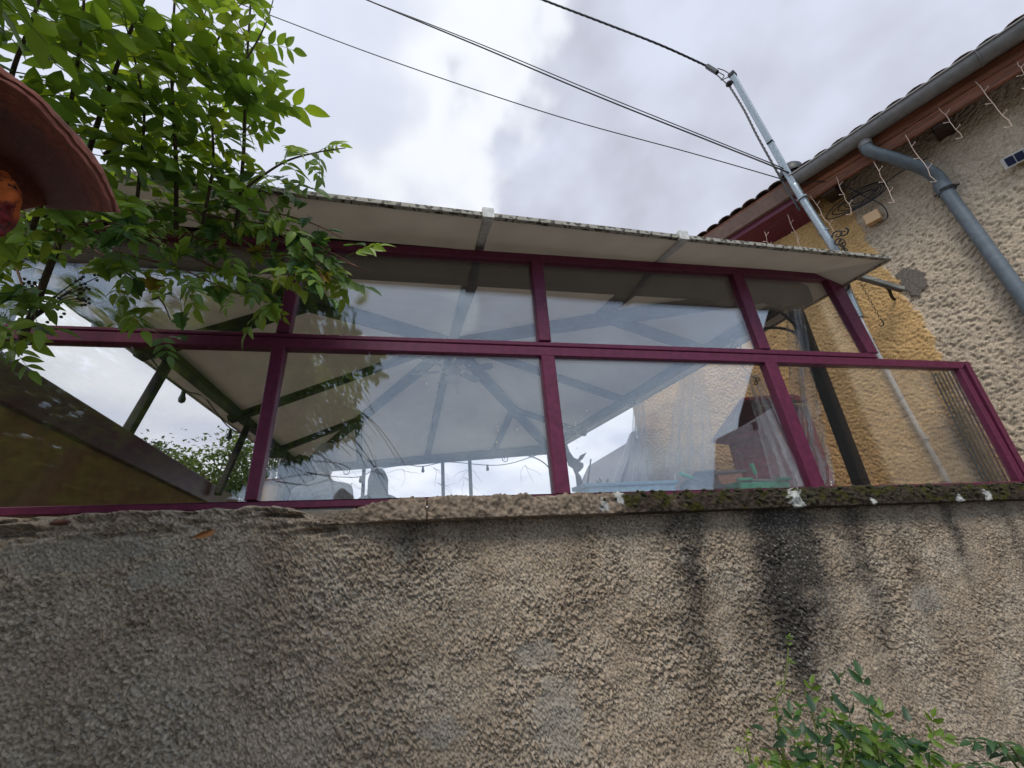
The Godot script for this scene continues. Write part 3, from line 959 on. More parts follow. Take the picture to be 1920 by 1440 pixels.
func make_screen() -> void:
	var t := thing("glazed_screen", "burgundy framed glass windscreen standing on the garden wall", "glass screen", Vector3(1.2, 1.8, -2.2))
	member("transom", [Vector3(-2.343, 2.732, -2.200), Vector3(4.641, 2.740, -2.200), Vector3(4.557, 2.673, -2.200), Vector3(-2.321, 2.672, -2.200)], t, 0.06)
	member("transom", [Vector3(-2.354, 2.754, -2.203), Vector3(3.625, 2.788, -2.203), Vector3(3.643, 2.746, -2.203), Vector3(-2.347, 2.736, -2.203)], t, 0.05)
	member("top_rail", [Vector3(-2.563, 3.343, -2.199), Vector3(3.583, 3.546, -2.199), Vector3(3.496, 3.472, -2.199), Vector3(-2.545, 3.293, -2.199)], t, 0.06)
	member("bottom_rail", [Vector3(-2.049, 1.917, -2.200), Vector3(-0.160, 1.860, -2.200), Vector3(4.616, 1.731, -2.200), Vector3(4.590, 1.661, -2.200), Vector3(-0.159, 1.822, -2.200), Vector3(-2.036, 1.881, -2.200)], t, 0.06)
	for q in [[[Vector3(-0.709, 2.676, -2.196), Vector3(-0.642, 2.675, -2.196), Vector3(-0.677, 1.880, -2.196), Vector3(-0.730, 1.881, -2.196)]], [[Vector3(0.802, 2.676, -2.196), Vector3(0.890, 2.675, -2.196), Vector3(0.882, 1.827, -2.196), Vector3(0.792, 1.831, -2.196)]], [[Vector3(2.507, 2.677, -2.196), Vector3(2.611, 2.676, -2.196), Vector3(2.664, 1.769, -2.196), Vector3(2.556, 1.775, -2.196)]]]:
		member("mullion", q[0], t, 0.06)
	for q in [[[Vector3(-0.667, 3.361, -2.196), Vector3(-0.600, 3.361, -2.196), Vector3(-0.633, 2.766, -2.196), Vector3(-0.699, 2.766, -2.196)]], [[Vector3(0.808, 3.401, -2.196), Vector3(0.893, 3.406, -2.196), Vector3(0.881, 2.778, -2.196), Vector3(0.797, 2.778, -2.196)]], [[Vector3(2.472, 3.454, -2.196), Vector3(2.580, 3.460, -2.196), Vector3(2.598, 2.782, -2.196), Vector3(2.504, 2.783, -2.196)]], [[Vector3(3.442, 3.476, -2.196), Vector3(3.585, 3.544, -2.196), Vector3(3.660, 2.786, -2.196), Vector3(3.552, 2.784, -2.196)]]]:
		member("mullion", q[0], t, 0.06)
	# end post in two profiles
	member("end_post", [Vector3(4.614, 2.740, -2.196), Vector3(4.668, 2.742, -2.196), Vector3(4.696, 1.679, -2.196), Vector3(4.636, 1.682, -2.196)], t, 0.06)
	member("end_post", [Vector3(4.511, 2.672, -2.200), Vector3(4.558, 2.676, -2.200), Vector3(4.621, 1.683, -2.200), Vector3(4.550, 1.686, -2.200)], t, 0.05)
	for k in 7:  # added bars standing in for repeated reflections in the side glass
		var st := mb()
		var z := -2.27 - 0.016 * k
		bar(st, Vector3(4.59 - 0.02 * k, 1.66, z), Vector3(4.59 - 0.02 * k, 2.70, z), 0.011, 0.014, Vector3.BACK, 0.006)
		obj("reflection_slat", st, worn(mat(lin(0.13, 0.14, 0.13), 0.6), TEX.soft, 2.0), t)
	# double glazing, with a third sheet added to strengthen the sky reflection
	var bays := [
		[Vector3(-2.334, 2.702, -2.222), Vector3(-0.687, 2.719, -2.222), Vector3(-0.707, 1.863, -2.222), Vector3(-2.049, 1.907, -2.222)], [Vector3(-0.682, 2.719, -2.222), Vector3(0.855, 2.728, -2.222), Vector3(0.832, 1.804, -2.222), Vector3(-0.701, 1.865, -2.222)],
		[Vector3(0.865, 2.724, -2.222), Vector3(2.593, 2.726, -2.222), Vector3(2.621, 1.744, -2.222), Vector3(0.848, 1.803, -2.222)], [Vector3(2.612, 2.727, -2.222), Vector3(4.596, 2.724, -2.222), Vector3(4.631, 1.694, -2.222), Vector3(2.642, 1.743, -2.222)],
		[Vector3(-2.562, 3.336, -2.222), Vector3(-0.654, 3.408, -2.222), Vector3(-0.675, 2.752, -2.222), Vector3(-2.348, 2.741, -2.222)], [Vector3(-0.639, 3.402, -2.222), Vector3(0.859, 3.445, -2.222), Vector3(0.841, 2.765, -2.222), Vector3(-0.668, 2.759, -2.222)],
		[Vector3(0.871, 3.446, -2.222), Vector3(2.554, 3.497, -2.222), Vector3(2.568, 2.778, -2.222), Vector3(0.852, 2.766, -2.222)], [Vector3(2.574, 3.494, -2.222), Vector3(3.551, 3.532, -2.222), Vector3(3.637, 2.783, -2.222), Vector3(2.583, 2.779, -2.222)]]
	var dots := mb()
	var dn := fnl(97, 40.0, 2)
	for q in [Vector3(0.495, 2.224, -2.222), Vector3(0.499, 2.199, -2.222), Vector3(0.486, 2.131, -2.222), Vector3(0.351, 2.603, -2.222), Vector3(0.972, 2.277, -2.222), Vector3(1.017, 2.250, -2.222), Vector3(1.062, 2.318, -2.222), Vector3(0.937, 2.218, -2.222), Vector3(-0.160, 2.078, -2.222), Vector3(-0.197, 2.090, -2.222), Vector3(-0.010, 2.113, -2.222), Vector3(0.613, 2.203, -2.222), Vector3(0.966, 2.088, -2.222), Vector3(-0.356, 2.537, -2.222), Vector3(1.474, 2.352, -2.222), Vector3(0.102, 2.480, -2.222)]:
		lump_ball(dots, q, Vector3(0.0035, 0.0045, 0.0006) * rng.randf_range(0.6, 1.3), dn, 0.3, 4, 6)
	for q in [[Vector3(0.497, 2.255, -2.222), Vector3(0.489, 2.085, -2.222)], [Vector3(-0.160, 2.072, -2.222), Vector3(-0.170, 1.953, -2.222)], [Vector3(0.978, 2.271, -2.222), Vector3(0.970, 2.120, -2.222)]]:
		for k in 7:
			lump_ball(dots, Vector3(q[0]).lerp(q[1], rng.randf()), Vector3(0.0016, 0.006, 0.0005), dn, 0.3, 4, 5)
	obj("dried_splash", dots, M.white, t)
	for q in bays:
		var st := mb()
		for z in [0.0, -0.014, -0.028]:
			var o := Vector3(0, 0, z)
			plate(st, [q[0] + o, q[1] + o, q[2] + o, q[3] + o], Vector3(0, 0, -0.004), 0.0005)
		obj("glass_pane", st, M.glass, t)
		# black gaskets round each pane
		st = mb()
		for i in 4:
			var a: Vector3 = q[i]
			var b: Vector3 = q[(i + 1) % 4]
			var mid: Vector3 = (q[0] + q[1] + q[2] + q[3]) / 4
			a = a.lerp(mid, 0.012) + Vector3(0, 0, 0.006)
			b = b.lerp(mid, 0.012) + Vector3(0, 0, 0.006)
			bar(st, a, b, 0.008, 0.006, Vector3.BACK, 0.001)
		obj("gasket", st, M.gasket, t)

# ---------------------------------------------------------------- terrace sides
func make_terrace() -> void:
	var t := thing("terrace_parapet", "ochre terrace parapet with wide burgundy capping on the left side", "parapet", Vector3(-2.3, 1.35, -5.5))
	var a := Vector3(-2.12, 0, -2.5)
	var b := Vector3(-2.68, 0, -9.9)
	var st := mb()
	plate(st, [a + Vector3.UP * 1.35, b + Vector3.UP * 1.35, b + Vector3.UP * 2.2, a + Vector3.UP * 2.56], Vector3(-0.2, 0, 0.015), 0.003)
	obj("ochre_panel", st, M.ochre, t)
	st = mb()
	plate(st, [Vector3(-2.08, 2.52, -2.5), Vector3(-2.62, 2.14, -9.9), Vector3(-2.62, 2.37, -9.9), Vector3(-2.08, 2.76, -2.5)], Vector3(-0.26, 0, 0.015), 0.006)
	obj("capping", st, M.frame, t)
	st = mb()
	bar(st, Vector3(-2.24, 2.42, -4.35), Vector3(-2.24, 1.4, -4.35), 0.012, 0.012)
	obj("panel_joint", st, M.darkwood, t)
	t = thing("back_parapet", "low ochre parapet along the far side of the terrace", "parapet", Vector3(0.3, 1.35, -9.6))
	st = mb()
	plate(st, [Vector3(-2.5, 1.3, -9.85), Vector3(3.2, 1.3, -8.75), Vector3(3.2, 1.75, -8.75), Vector3(-2.5, 1.75, -9.85)], Vector3(0, 0, -0.2), 0.004)
	obj("panel", st, M.ochre, t)
	# festoon of bulbs along the left beam
	var lights := thing("festoon_light", "black festoon cable with unlit bulbs along the left side", "string lights", Vector3(-2.360, 3.539, -4.000), "festoon cables with bulbs")
	var left_pts := [Vector3(-2.300, 3.435, -2.760), Vector3(-2.300, 3.375, -3.208), Vector3(-2.280, 3.452, -3.873), Vector3(-2.280, 3.366, -4.334), Vector3(-2.280, 3.366, -4.729), Vector3(-2.280, 3.446, -5.111), Vector3(-2.280, 3.400, -5.420), Vector3(-2.280, 3.309, -5.997), Vector3(-2.280, 3.395, -6.749)]
	st = mb()
	tube(st, smooth_path(left_pts, 40), 0.008, 0.008, 5)
	obj("cable", st, M.cable, lights)
	for p in [Vector3(-2.280, 3.310, -4.707), Vector3(-2.280, 3.246, -6.006), Vector3(-2.300, 3.436, -3.388)]: bulb(p, lights)
	lights = thing("festoon_light", "black festoon cable with unlit bulbs under the far beam", "string lights", Vector3(0.406, 3.319, -9.000), "festoon cables with bulbs")
	var far_pts := [Vector3(-2.715, 3.232, -9.200), Vector3(-2.281, 3.235, -9.200), Vector3(-1.304, 3.135, -9.100), Vector3(-0.922, 3.114, -9.000), Vector3(-0.626, 3.244, -9.000), Vector3(-0.036, 3.293, -8.900), Vector3(0.324, 3.257, -8.900), Vector3(0.842, 3.311, -8.800), Vector3(1.682, 3.194, -8.700), Vector3(2.190, 3.203, -8.600), Vector3(2.871, 3.372, -8.400)]
	st = mb()
	tube(st, smooth_path(far_pts, 60), 0.009, 0.009, 5)
	obj("cable", st, M.cable, lights)
	for p in [Vector3(-0.920, 3.071, -9.000), Vector3(0.324, 3.212, -8.900), Vector3(1.668, 3.160, -8.700)]: bulb(p, lights)
	# dry vine twigs hanging by the far beam
	var tw := thing("dry_vine", "thin dry vine twigs hanging under the far gazebo beam", "vine", Vector3(0.616, 3.161, -8.800))
	for base in [Vector3(0.529, 3.209, -8.800), Vector3(0.613, 2.885, -8.800), Vector3(1.291, 3.135, -8.800), Vector3(2.483, 3.146, -8.600), Vector3(1.171, 2.971, -8.800), Vector3(-1.080, 2.992, -9.000), Vector3(-0.089, 3.206, -8.900)]:
		st = mb()
		for k in 3:
			var p: Vector3 = base
			var pts := [p]
			var d := Vector3(rng.randf_range(-1, 1), rng.randf_range(-0.9, -0.1), 0).normalized()
			for i in 6:
				d = (d + Vector3(rng.randf_range(-0.6, 0.6), rng.randf_range(-0.5, 0.3), rng.randf_range(-0.3, 0.3))).normalized()
				p += d * 0.07
				pts.append(p)
			tube(st, pts, 0.004, 0.002, 4)
		obj("twig", st, M.darkwood, tw)
	# carriage lantern on a capped pillar
	var pc: Vector3 = Vector3(-2.164, 2.746, -7.600)
	var pl := thing("lantern_pillar", "ochre pillar with red capstone carrying a carriage lantern", "pillar", Vector3(pc.x, 1.35, pc.z))
	st = mb()
	var ptop: float = pc.y + 0.07
	box(st, Vector3(pc.x, (1.35 + ptop) / 2, pc.z), Vector3(0.3, ptop - 1.35, 0.3))
	obj("shaft", st, M.ochre, pl)
	st = mb()
	box(st, Vector3(pc.x, ptop + 0.025, pc.z), Vector3(0.36, 0.05, 0.36), Basis.IDENTITY, 0.012)
	obj("capstone", st, M.tile, pl)
	var ln := thing("carriage_lantern", "black carriage lantern with glass sides standing on pillar", "lantern", Vector3(pc.x, ptop + 0.05, pc.z))
	var lx := Transform3D(Basis.IDENTITY, Vector3(pc.x, ptop + 0.05, pc.z))
	st = mb()
	lathe(st, [Vector2(0.09, 0), Vector2(0.085, 0.02), Vector2(0.035, 0.06), Vector2(0.03, 0.14), Vector2(0.06, 0.16), Vector2(0.0, 0.17)], lx, 12)
	obj("foot", st, M.white, ln)
	for k in 6:
		var ang := TAU * k / 6.0
		var d0 := Vector3(cos(ang), 0, sin(ang))
		st = mb()
		bar(st, lx.origin + d0 * 0.07 + Vector3.UP * 0.17, lx.origin + d0 * 0.115 + Vector3.UP * 0.4, 0.012, 0.012)
		obj("corner_bar", st, M.iron, ln)
		var a2 := TAU * (k + 1) / 6.0
		var d1 := Vector3(cos(a2), 0, sin(a2))
		st = mb()
		quad(st, lx.origin + d0 * 0.068 + Vector3.UP * 0.17, lx.origin + d1 * 0.068 + Vector3.UP * 0.17, lx.origin + d1 * 0.112 + Vector3.UP * 0.4, lx.origin + d0 * 0.112 + Vector3.UP * 0.4)
		obj("pane", st, M.glass, ln)
	st = mb()
	lathe(st, [Vector2(0.14, 0.4), Vector2(0.135, 0.415), Vector2(0.06, 0.48), Vector2(0.03, 0.5), Vector2(0.02, 0.54), Vector2(0, 0.56)], lx, 6)
	obj("roof", st, M.iron, ln)

func bulb(p: Vector3, parent: Node3D) -> void:
	var st := mb()
	lathe(st, [Vector2(0, 0.05), Vector2(0.02, 0.045), Vector2(0.022, 0.0), Vector2(0.034, -0.04), Vector2(0.03, -0.075), Vector2(0, -0.095)], Transform3D(Basis.IDENTITY, p), 10)
	obj("bulb", st, mat(lin(0.025, 0.025, 0.025), 0.25), parent)

# ---------------------------------------------------------------- mast, cables, pipes, fittings on the house
func make_services() -> void:
	# mast
	var top: Vector3 = Vector3(4.015, 6.988, -2.655)
	var t := thing("service_mast", "galvanised square cable mast rising past the house eaves", "mast", Vector3(4.305, 4.195, -2.597))
	var m1: Vector3 = Vector3(4.081, 5.720, -2.594)
	var m2: Vector3 = Vector3(4.134, 4.985, -2.568)
	var m3: Vector3 = Vector3(4.272, 4.080, -2.543)
	var m4: Vector3 = Vector3(4.579, 3.842, -2.777)
	var st := mb()
	bar(st, m2, top, 0.062, 0.062, HN, 0.006)
	obj("square_tube", st, M.galv, t)
	st = mb()
	bar(st, m1 - (top - m2).normalized() * 0.006, m1 + (top - m2).normalized() * 0.006, 0.066, 0.066, HN, 0.002)
	obj("clamp_band", st, M.iron, t)
	st = mb()
	box(st, top + Vector3.UP * 0.012, Vector3(0.08, 0.05, 0.08), Basis(HT, Vector3.UP, -HN), 0.01)
	obj("cap", st, M.cable, t)
	st = mb()
	tube(st, smooth_path([m2 - (top - m2).normalized() * -0.06, m2, m2.lerp(m3, 0.3), m3, m3.lerp(m4, 0.55), m4, Vector3(4.614, 3.527, -2.797)], 30), 0.04, 0.036, 14)
	obj("round_tube", st, M.galv, t)
	for q in [Vector3(4.228, 4.388, -2.548), Vector3(4.149, 4.848, -2.559)]:
		st = mb()
		bar(st, q - (m2 - m3).normalized() * 0.008, q + (m2 - m3).normalized() * 0.008, 0.095, 0.095, HN, 0.02)
		obj("bolt_band", st, M.galv, t)
	var cd := thing("wall_conduit", "thin pale conduit running down the ochre wall", "conduit", Vector3(4.605, 3.119, -2.794))
	st = mb()
	tube(st, [Vector3(4.614, 3.527, -2.797), Vector3(4.618, 3.164, -2.787), Vector3(4.631, 2.505, -2.752), Vector3(4.652, 1.769, -2.698), Vector3(4.660, 1.368, -2.677)], 0.021, 0.021, 10)
	obj("pipe", st, M.conduit, cd)
	for q in [Vector3(4.611, 3.722, -2.806), Vector3(4.621, 2.982, -2.780), Vector3(4.643, 2.199, -2.721)]:
		st = mb()
		tube(st, [q - Vector3.UP * 0.012, q + Vector3.UP * 0.012], 0.027, 0.027, 10)
		obj("pipe_clip", st, M.conduit, cd)
	# insulator and cables at the head
	var ins := thing("cable_clamp", "black anchor clamp and wire loops at the mast head", "cable clamp", Vector3(3.875, 7.211, -2.742))
	st = mb()
	bar(st, Vector3(3.852, 7.367, -2.802), Vector3(3.897, 7.151, -2.740), 0.055, 0.05, Vector3.UP, 0.012)
	obj("clamp_body", st, M.cable, ins)
	st = mb()
	tube(st, smooth_path([Vector3(3.898, 7.166, -2.736), Vector3(3.943, 7.045, -2.705), Vector3(3.934, 7.039, -2.756), Vector3(3.956, 6.997, -2.699), Vector3(3.991, 6.994, -2.663), Vector3(3.962, 7.111, -2.683), Vector3(3.905, 7.205, -2.719)], 40), 0.006, 0.006, 5)
	obj("wire_loop", st, M.cable, ins)
	st = mb()
	tube(st, smooth_path([Vector3(3.890, 7.158, -2.759), Vector3(3.922, 6.994, -2.729), Vector3(3.954, 6.878, -2.703), Vector3(3.988, 6.919, -2.669), Vector3(3.982, 7.014, -2.685)], 30), 0.007, 0.007, 5)
	obj("wire_loop", st, M.cable, ins)
	st = mb()
	lathe(st, [Vector2(0, 0.02), Vector2(0.04, 0.015), Vector2(0.045, 0), Vector2(0.03, -0.02), Vector2(0, -0.025)], Transform3D(Basis.IDENTITY, Vector3(3.959, 6.872, -2.691)), 12)
	obj("insulator", st, M.cable, ins)
	# the spans: twisted bundle, double line, single line
	var c1: Array = smooth_path([Vector3(3.852, 7.367, -2.802), Vector3(3.086, 7.372, -2.700), Vector3(2.383, 7.778, -2.800), Vector3(1.660, 8.176, -2.900), Vector3(0.851, 8.621, -3.000)], 60)
	st = mb()
	twist(st, c1, 0.0105, 0.008, 0.26)
	var w: Node3D = obj("twisted_cable", st, M.cable)
	tag(w, "twisted black service cable reaching the head of the mast", "cable")
	st = mb()
	var drop: Array = smooth_path([Vector3(3.954, 6.878, -2.703), Vector3(3.989, 6.368, -2.667), Vector3(4.014, 5.899, -2.657), Vector3(4.055, 5.340, -2.636), Vector3(4.090, 5.015, -2.626), Vector3(4.135, 4.735, -2.623)], 40)
	twist(st, drop, 0.008, 0.008, 0.2)
	w = obj("drop_cable", st, M.cable)
	tag(w, "black twisted cable running down beside the mast", "cable")
	st = mb()
	var c2: Array = smooth_path([Vector3(4.565, 5.135, -2.618), Vector3(4.051, 5.239, -2.561), Vector3(3.495, 6.046, -2.900), Vector3(2.206, 6.618, -3.000), Vector3(0.799, 7.278, -3.100), Vector3(-0.535, 7.895, -3.200), Vector3(-1.374, 8.366, -3.300)], 60)
	tube(st, c2, 0.009, 0.0075, 7)
	w = obj("black_cable", st, M.cable)
	tag(w, "thicker black cable of the pair crossing the sky", "cable")
	st = mb()
	var c3: Array = smooth_path([Vector3(4.565, 5.191, -2.617), Vector3(4.065, 5.313, -2.581), Vector3(3.534, 6.126, -2.920), Vector3(2.230, 6.713, -3.020), Vector3(0.807, 7.367, -3.120), Vector3(-0.663, 7.971, -3.220), Vector3(-1.381, 8.396, -3.320)], 60)
	tube(st, c3, 0.006, 0.005, 6)
	w = obj("grey_cable", st, M.cable)
	tag(w, "thin line running close above the thicker black cable", "cable")
	st = mb()
	var c4: Array = smooth_path([Vector3(4.293, 5.139, -2.628), Vector3(4.026, 5.194, -2.626), Vector3(3.189, 5.756, -2.900), Vector3(1.847, 6.083, -3.000), Vector3(0.635, 6.482, -3.100), Vector3(-0.549, 6.932, -3.200), Vector3(-1.526, 7.379, -3.300), Vector3(-2.227, 7.738, -3.400)], 60)
	tube(st, c4, 0.0055, 0.005, 6)
	w = obj("single_cable", st, M.cable)
	tag(w, "lowest single grey line crossing the sky towards the tree", "cable")
	# loose coil of black cable and junction box under the eaves
	w = thing("cable_coil", "tangled coil of black cable under the eaves", "cable", Vector3(4.676, 4.678, -2.328))
	st = mb()
	var cc: Vector3 = Vector3(4.692, 4.746, -2.342)
	for k in 5:
		var loop := []
		var r := 0.09 + 0.035 * k
		for i in 20:
			var a := TAU * i / 19.0
			loop.append(cc + HT * (cos(a) * r * 1.2 + 0.02 * k) + Vector3.UP * (sin(a) * r * 0.45) - HN * (0.02 * sin(a * 2 + k)))
		tube(st, loop, 0.006, 0.006, 5)
	obj("loops", st, M.cable, w)
	st = mb()
	tube(st, smooth_path([cc, Vector3(4.555, 4.866, -2.364), Vector3(4.361, 5.018, -2.452), Vector3(4.211, 5.072, -2.564)], 20), 0.006, 0.006, 5)
	tube(st, smooth_path([cc, Vector3(4.753, 4.557, -2.268), Vector3(4.776, 4.419, -2.290), Vector3(4.755, 4.423, -2.374)], 20), 0.006, 0.006, 5)
	tube(st, smooth_path([cc, Vector3(4.724, 4.740, -2.203), Vector3(4.744, 4.739, -2.013), Vector3(4.786, 4.708, -1.819)], 20), 0.006, 0.006, 5)
	obj("tails", st, M.cable, w)
	var jb := thing("junction_box", "small beige junction box on the ochre wall edge", "junction box", Vector3(4.759, 4.503, -2.391))
	st = mb()
	var jo: Vector3 = Vector3(4.750, 4.498, -2.386)
	box(st, jo, Vector3(0.13, 0.12, 0.07), Basis(HT, Vector3.UP, HN), 0.006)
	obj("case", st, mat(lin(0.6, 0.36, 0.18), 0.6), jb)
	st = mb()
	box(st, jo - HN * 0.037, Vector3(0.122, 0.112, 0.012), Basis(HT, Vector3.UP, HN), 0.003)
	obj("lid", st, mat(lin(0.66, 0.42, 0.22), 0.55), jb)
	# rain pipe
	var dp := thing("rain_pipe", "grey plastic rain pipe with swan neck below the gutter", "drainpipe", Vector3(4.957, 4.435, -1.876))
	var pts := smooth_path([Vector3(4.435, 5.110, -2.007), Vector3(4.440, 5.054, -2.022), Vector3(4.474, 4.967, -2.017), Vector3(4.628, 4.818, -1.952), Vector3(4.823, 4.644, -1.889), Vector3(4.913, 4.531, -1.878), Vector3(4.931, 4.401, -1.887)], 36)
	st = mb()
	tube(st, pts, 0.052, 0.055, 18)
	obj("swan_neck", st, M.pvc, dp)
	st = mb()
	tube(st, [Vector3(4.433, 5.147, -2.013), Vector3(4.443, 5.038, -2.020)], 0.06, 0.056, 18)
	obj("outlet", st, M.zinc, dp)
	st = mb()
	tube(st, [Vector3(4.931, 4.443, -1.888), Vector3(4.954, 3.154, -1.828), Vector3(4.959, 2.214, -1.814), Vector3(4.941, 1.385, -1.863)], 0.052, 0.052, 18)
	obj("pipe", st, M.pvc, dp)
	st = mb()
	tube(st, [Vector3(4.930, 4.471, -1.889), Vector3(4.932, 4.373, -1.885)], 0.063, 0.063, 18)
	obj("socket", st, M.pvc, dp)
	st = mb()
	var cl: Vector3 = Vector3(4.934, 4.388, -1.880)
	tube(st, [cl - HT * 0.09, cl + HT * 0.09], 0.008, 0.008, 6)
	tube(st, [cl - Vector3.UP * 0.012, cl + Vector3.UP * 0.012], 0.067, 0.067, 16)
	obj("pipe_clamp", st, M.iron, dp)
	# icicle lights
	var il := thing("icicle_lights", "string of small unlit icicle lights hanging from the eaves", "string lights", Vector3(4.590, 4.897, -1.800))
	var tops := [[Vector3(4.854, 4.972, -1.111), Vector3(4.863, 4.701, -1.143)], [Vector3(4.773, 5.039, -1.323), Vector3(4.821, 4.476, -1.310)], [Vector3(4.685, 5.001, -1.552), Vector3(4.732, 4.626, -1.540)], [Vector3(4.591, 4.943, -1.797), Vector3(4.633, 4.355, -1.799)], [Vector3(4.496, 4.872, -2.044), Vector3(4.527, 4.359, -2.074)], [Vector3(4.387, 4.958, -2.329), Vector3(4.419, 4.480, -2.358)], [Vector3(4.296, 4.916, -2.565), Vector3(4.350, 4.358, -2.536)], [Vector3(4.204, 4.856, -2.804), Vector3(4.239, 4.387, -2.825)], [Vector3(4.109, 4.824, -3.052), Vector3(4.134, 4.582, -3.098)]]
	var wire := []
	for q in tops:
		var a: Vector3 = q[0]
		var b: Vector3 = q[1]
		wire.append(a)
		st = mb()
		var path := []
		for i in 9:
			var u := i / 8.0
			path.append(a.lerp(b, u) + (HT * 0.009 * sin(u * (9.0 + 9.0 * rng.randf()) + a.x * 31.0) + HN * 0.012 * cos(u * 9.0 + a.x * 17.0)) * (0.4 + 0.6 * u))
		tube(st, path, 0.0028, 0.0028, 4)
		for i in range(1, 9):
			if i % 2 == 1: continue
			var sgn := 1.0 if i % 4 == 0 else -1.0
			var pp: Vector3 = path[i]
			tube(st, [pp, pp + HT * 0.03 * sgn + Vector3.UP * 0.02], 0.0034, 0.003, 4)
			lathe(st, [Vector2(0, 0.007), Vector2(0.0032, 0.004), Vector2(0.0032, -0.005), Vector2(0, -0.008)], Transform3D(Basis.IDENTITY, pp + HT * 0.033 * sgn + Vector3.UP * 0.024), 5)
		obj("strand", st, M.lights, il)
	st = mb()
	tube(st, wire, 0.003, 0.003, 4)
	obj("carrier_wire", st, M.darkwood, il)
	# small solar lamp panel on the wall
	var so := thing("solar_lamp", "small blue solar panel lamp high on the grey wall", "solar lamp", Vector3(5.130, 4.365, -1.426))
	var sb: Vector3 = Vector3(5.079, 4.345, -1.419)
	var sbasis := Basis(HT, (Vector3.UP * 0.9 - HN * 0.5).normalized(), HT.cross((Vector3.UP * 0.9 - HN * 0.5).normalized()))
	st = mb()
	box(st, sb, Vector3(0.26, 0.1, 0.02), sbasis, 0.004)
	obj("frame", st, M.white, so)
	for k in 4:
		st = mb()
		box(st, sb + HT * (-0.085 + 0.057 * k) - sbasis.z * 0.011 * signf(sbasis.z.dot(HN)), Vector3(0.05, 0.075, 0.006), sbasis, 0.001)
		obj("solar_cell", st, mat(lin(0.01, 0.015, 0.05), 0.15), so)
	st = mb()
	box(st, sb + HN * 0.06, Vector3(0.12, 0.08, 0.06), Basis(HT, Vector3.UP, HN), 0.006)
	obj("lamp_body", st, mat(lin(0.3, 0.2, 0.08), 0.6), so)
	# bar bracket with hook, chain with iron scrolls
	var hb := thing("hanging_bar", "grey weathered bar bracketed to the ochre wall", "bracket", Vector3(4.597, 3.777, -2.535))
	st = mb()
	bar(st, Vector3(4.149, 3.781, -2.447), Vector3(4.655, 3.596, -2.384), 0.05, 0.055, Vector3.UP, 0.006)
	obj("bar", st, worn(mat(lin(0.3, 0.3, 0.27), 0.8), grain_tex(), 1.0), hb)
	st = mb()
	tube(st, smooth_path([Vector3(4.532, 3.645, -2.426), Vector3(4.579, 3.616, -2.441), Vector3(4.667, 3.589, -2.493), Vector3(4.733, 3.571, -2.516)], 14), 0.014, 0.014, 7)
	obj("bracket_arm", st, M.iron, hb)
	st = mb()
	tube(st, smooth_path([Vector3(4.197, 3.738, -2.459), Vector3(4.201, 3.740, -2.505), Vector3(4.210, 3.683, -2.539), Vector3(4.197, 3.673, -2.571), Vector3(4.195, 3.708, -2.578)], 16), 0.015, 0.011, 7)
	obj("iron_hook", st, M.iron, hb)
	var hk := thing("hook_chain", "thin iron chain with end hook hanging from the grey bar", "chain", Vector3(4.251, 3.681, -2.459))
	var h0: Vector3 = Vector3(4.271, 3.698, -2.463)
	var h1: Vector3 = Vector3(4.306, 3.289, -2.455)
	st = mb()
	for k in 13: link(st, h0.lerp(h1, (k + 0.5) / 13.0), (h1 - h0) / 13.0, 0.0085, k % 2 == 0)
	tube(st, smooth_path([h1, Vector3(4.308, 3.258, -2.450), Vector3(4.307, 3.225, -2.452), Vector3(4.299, 3.219, -2.473), Vector3(4.297, 3.246, -2.480)], 12), 0.006, 0.005, 5)
	obj("chain", st, M.iron, hk)
	hk = thing("ornament_chain", "wrought iron scroll hook and chain above the gazebo corner", "chain", Vector3(4.258, 4.196, -2.441))
	st = mb()
	for q in [[Vector3(4.208, 4.249, -2.431), 0.05, 0.0], [Vector3(4.225, 4.239, -2.387), 0.045, 2.2], [Vector3(4.204, 4.178, -2.443), 0.045, 4.0]]:
		tube(st, scroll(q[0], q[1], HT, Vector3.UP, q[2], 1.2, 18), 0.009, 0.006, 5)
	for k in 6: link(st, Vector3(Vector3(4.210, 4.164, -2.426)).lerp(Vector3(4.200, 3.872, -2.453), (k + 0.5) / 6.0), Vector3(0, -0.075, 0), 0.024, k % 2 == 0)
	obj("scrolls_and_links", st, M.iron, hk)

func link(st: SurfaceTool, c: Vector3, d: Vector3, w: float, flip: bool) -> void:
	var s := (HT if flip else HN)
	var pts := []
	for i in 11:
		var a := TAU * i / 10.0
		pts.append(c + d * 0.62 * sin(a) + s * w * cos(a))
	tube(st, pts, w * 0.24, w * 0.24, 5)

func twist(st: SurfaceTool, path: Array, r: float, off: float, pitch: float) -> void:
	var dense := []
	for i in path.size() - 1:
		for k in 4: dense.append(path[i].lerp(path[i + 1], k / 4.0))
	for s in 3:
		var pts := []
		var run := 0.0
		for i in dense.size():
			if i: run += dense[i].distance_to(dense[i - 1])
			var a := TAU * run / pitch + TAU * s / 3.0
			pts.append(dense[i] + Vector3(cos(a) * 0.6, sin(a), cos(a) * 0.6) * off)
		tube(st, pts, r * 0.8, r * 0.8, 5)

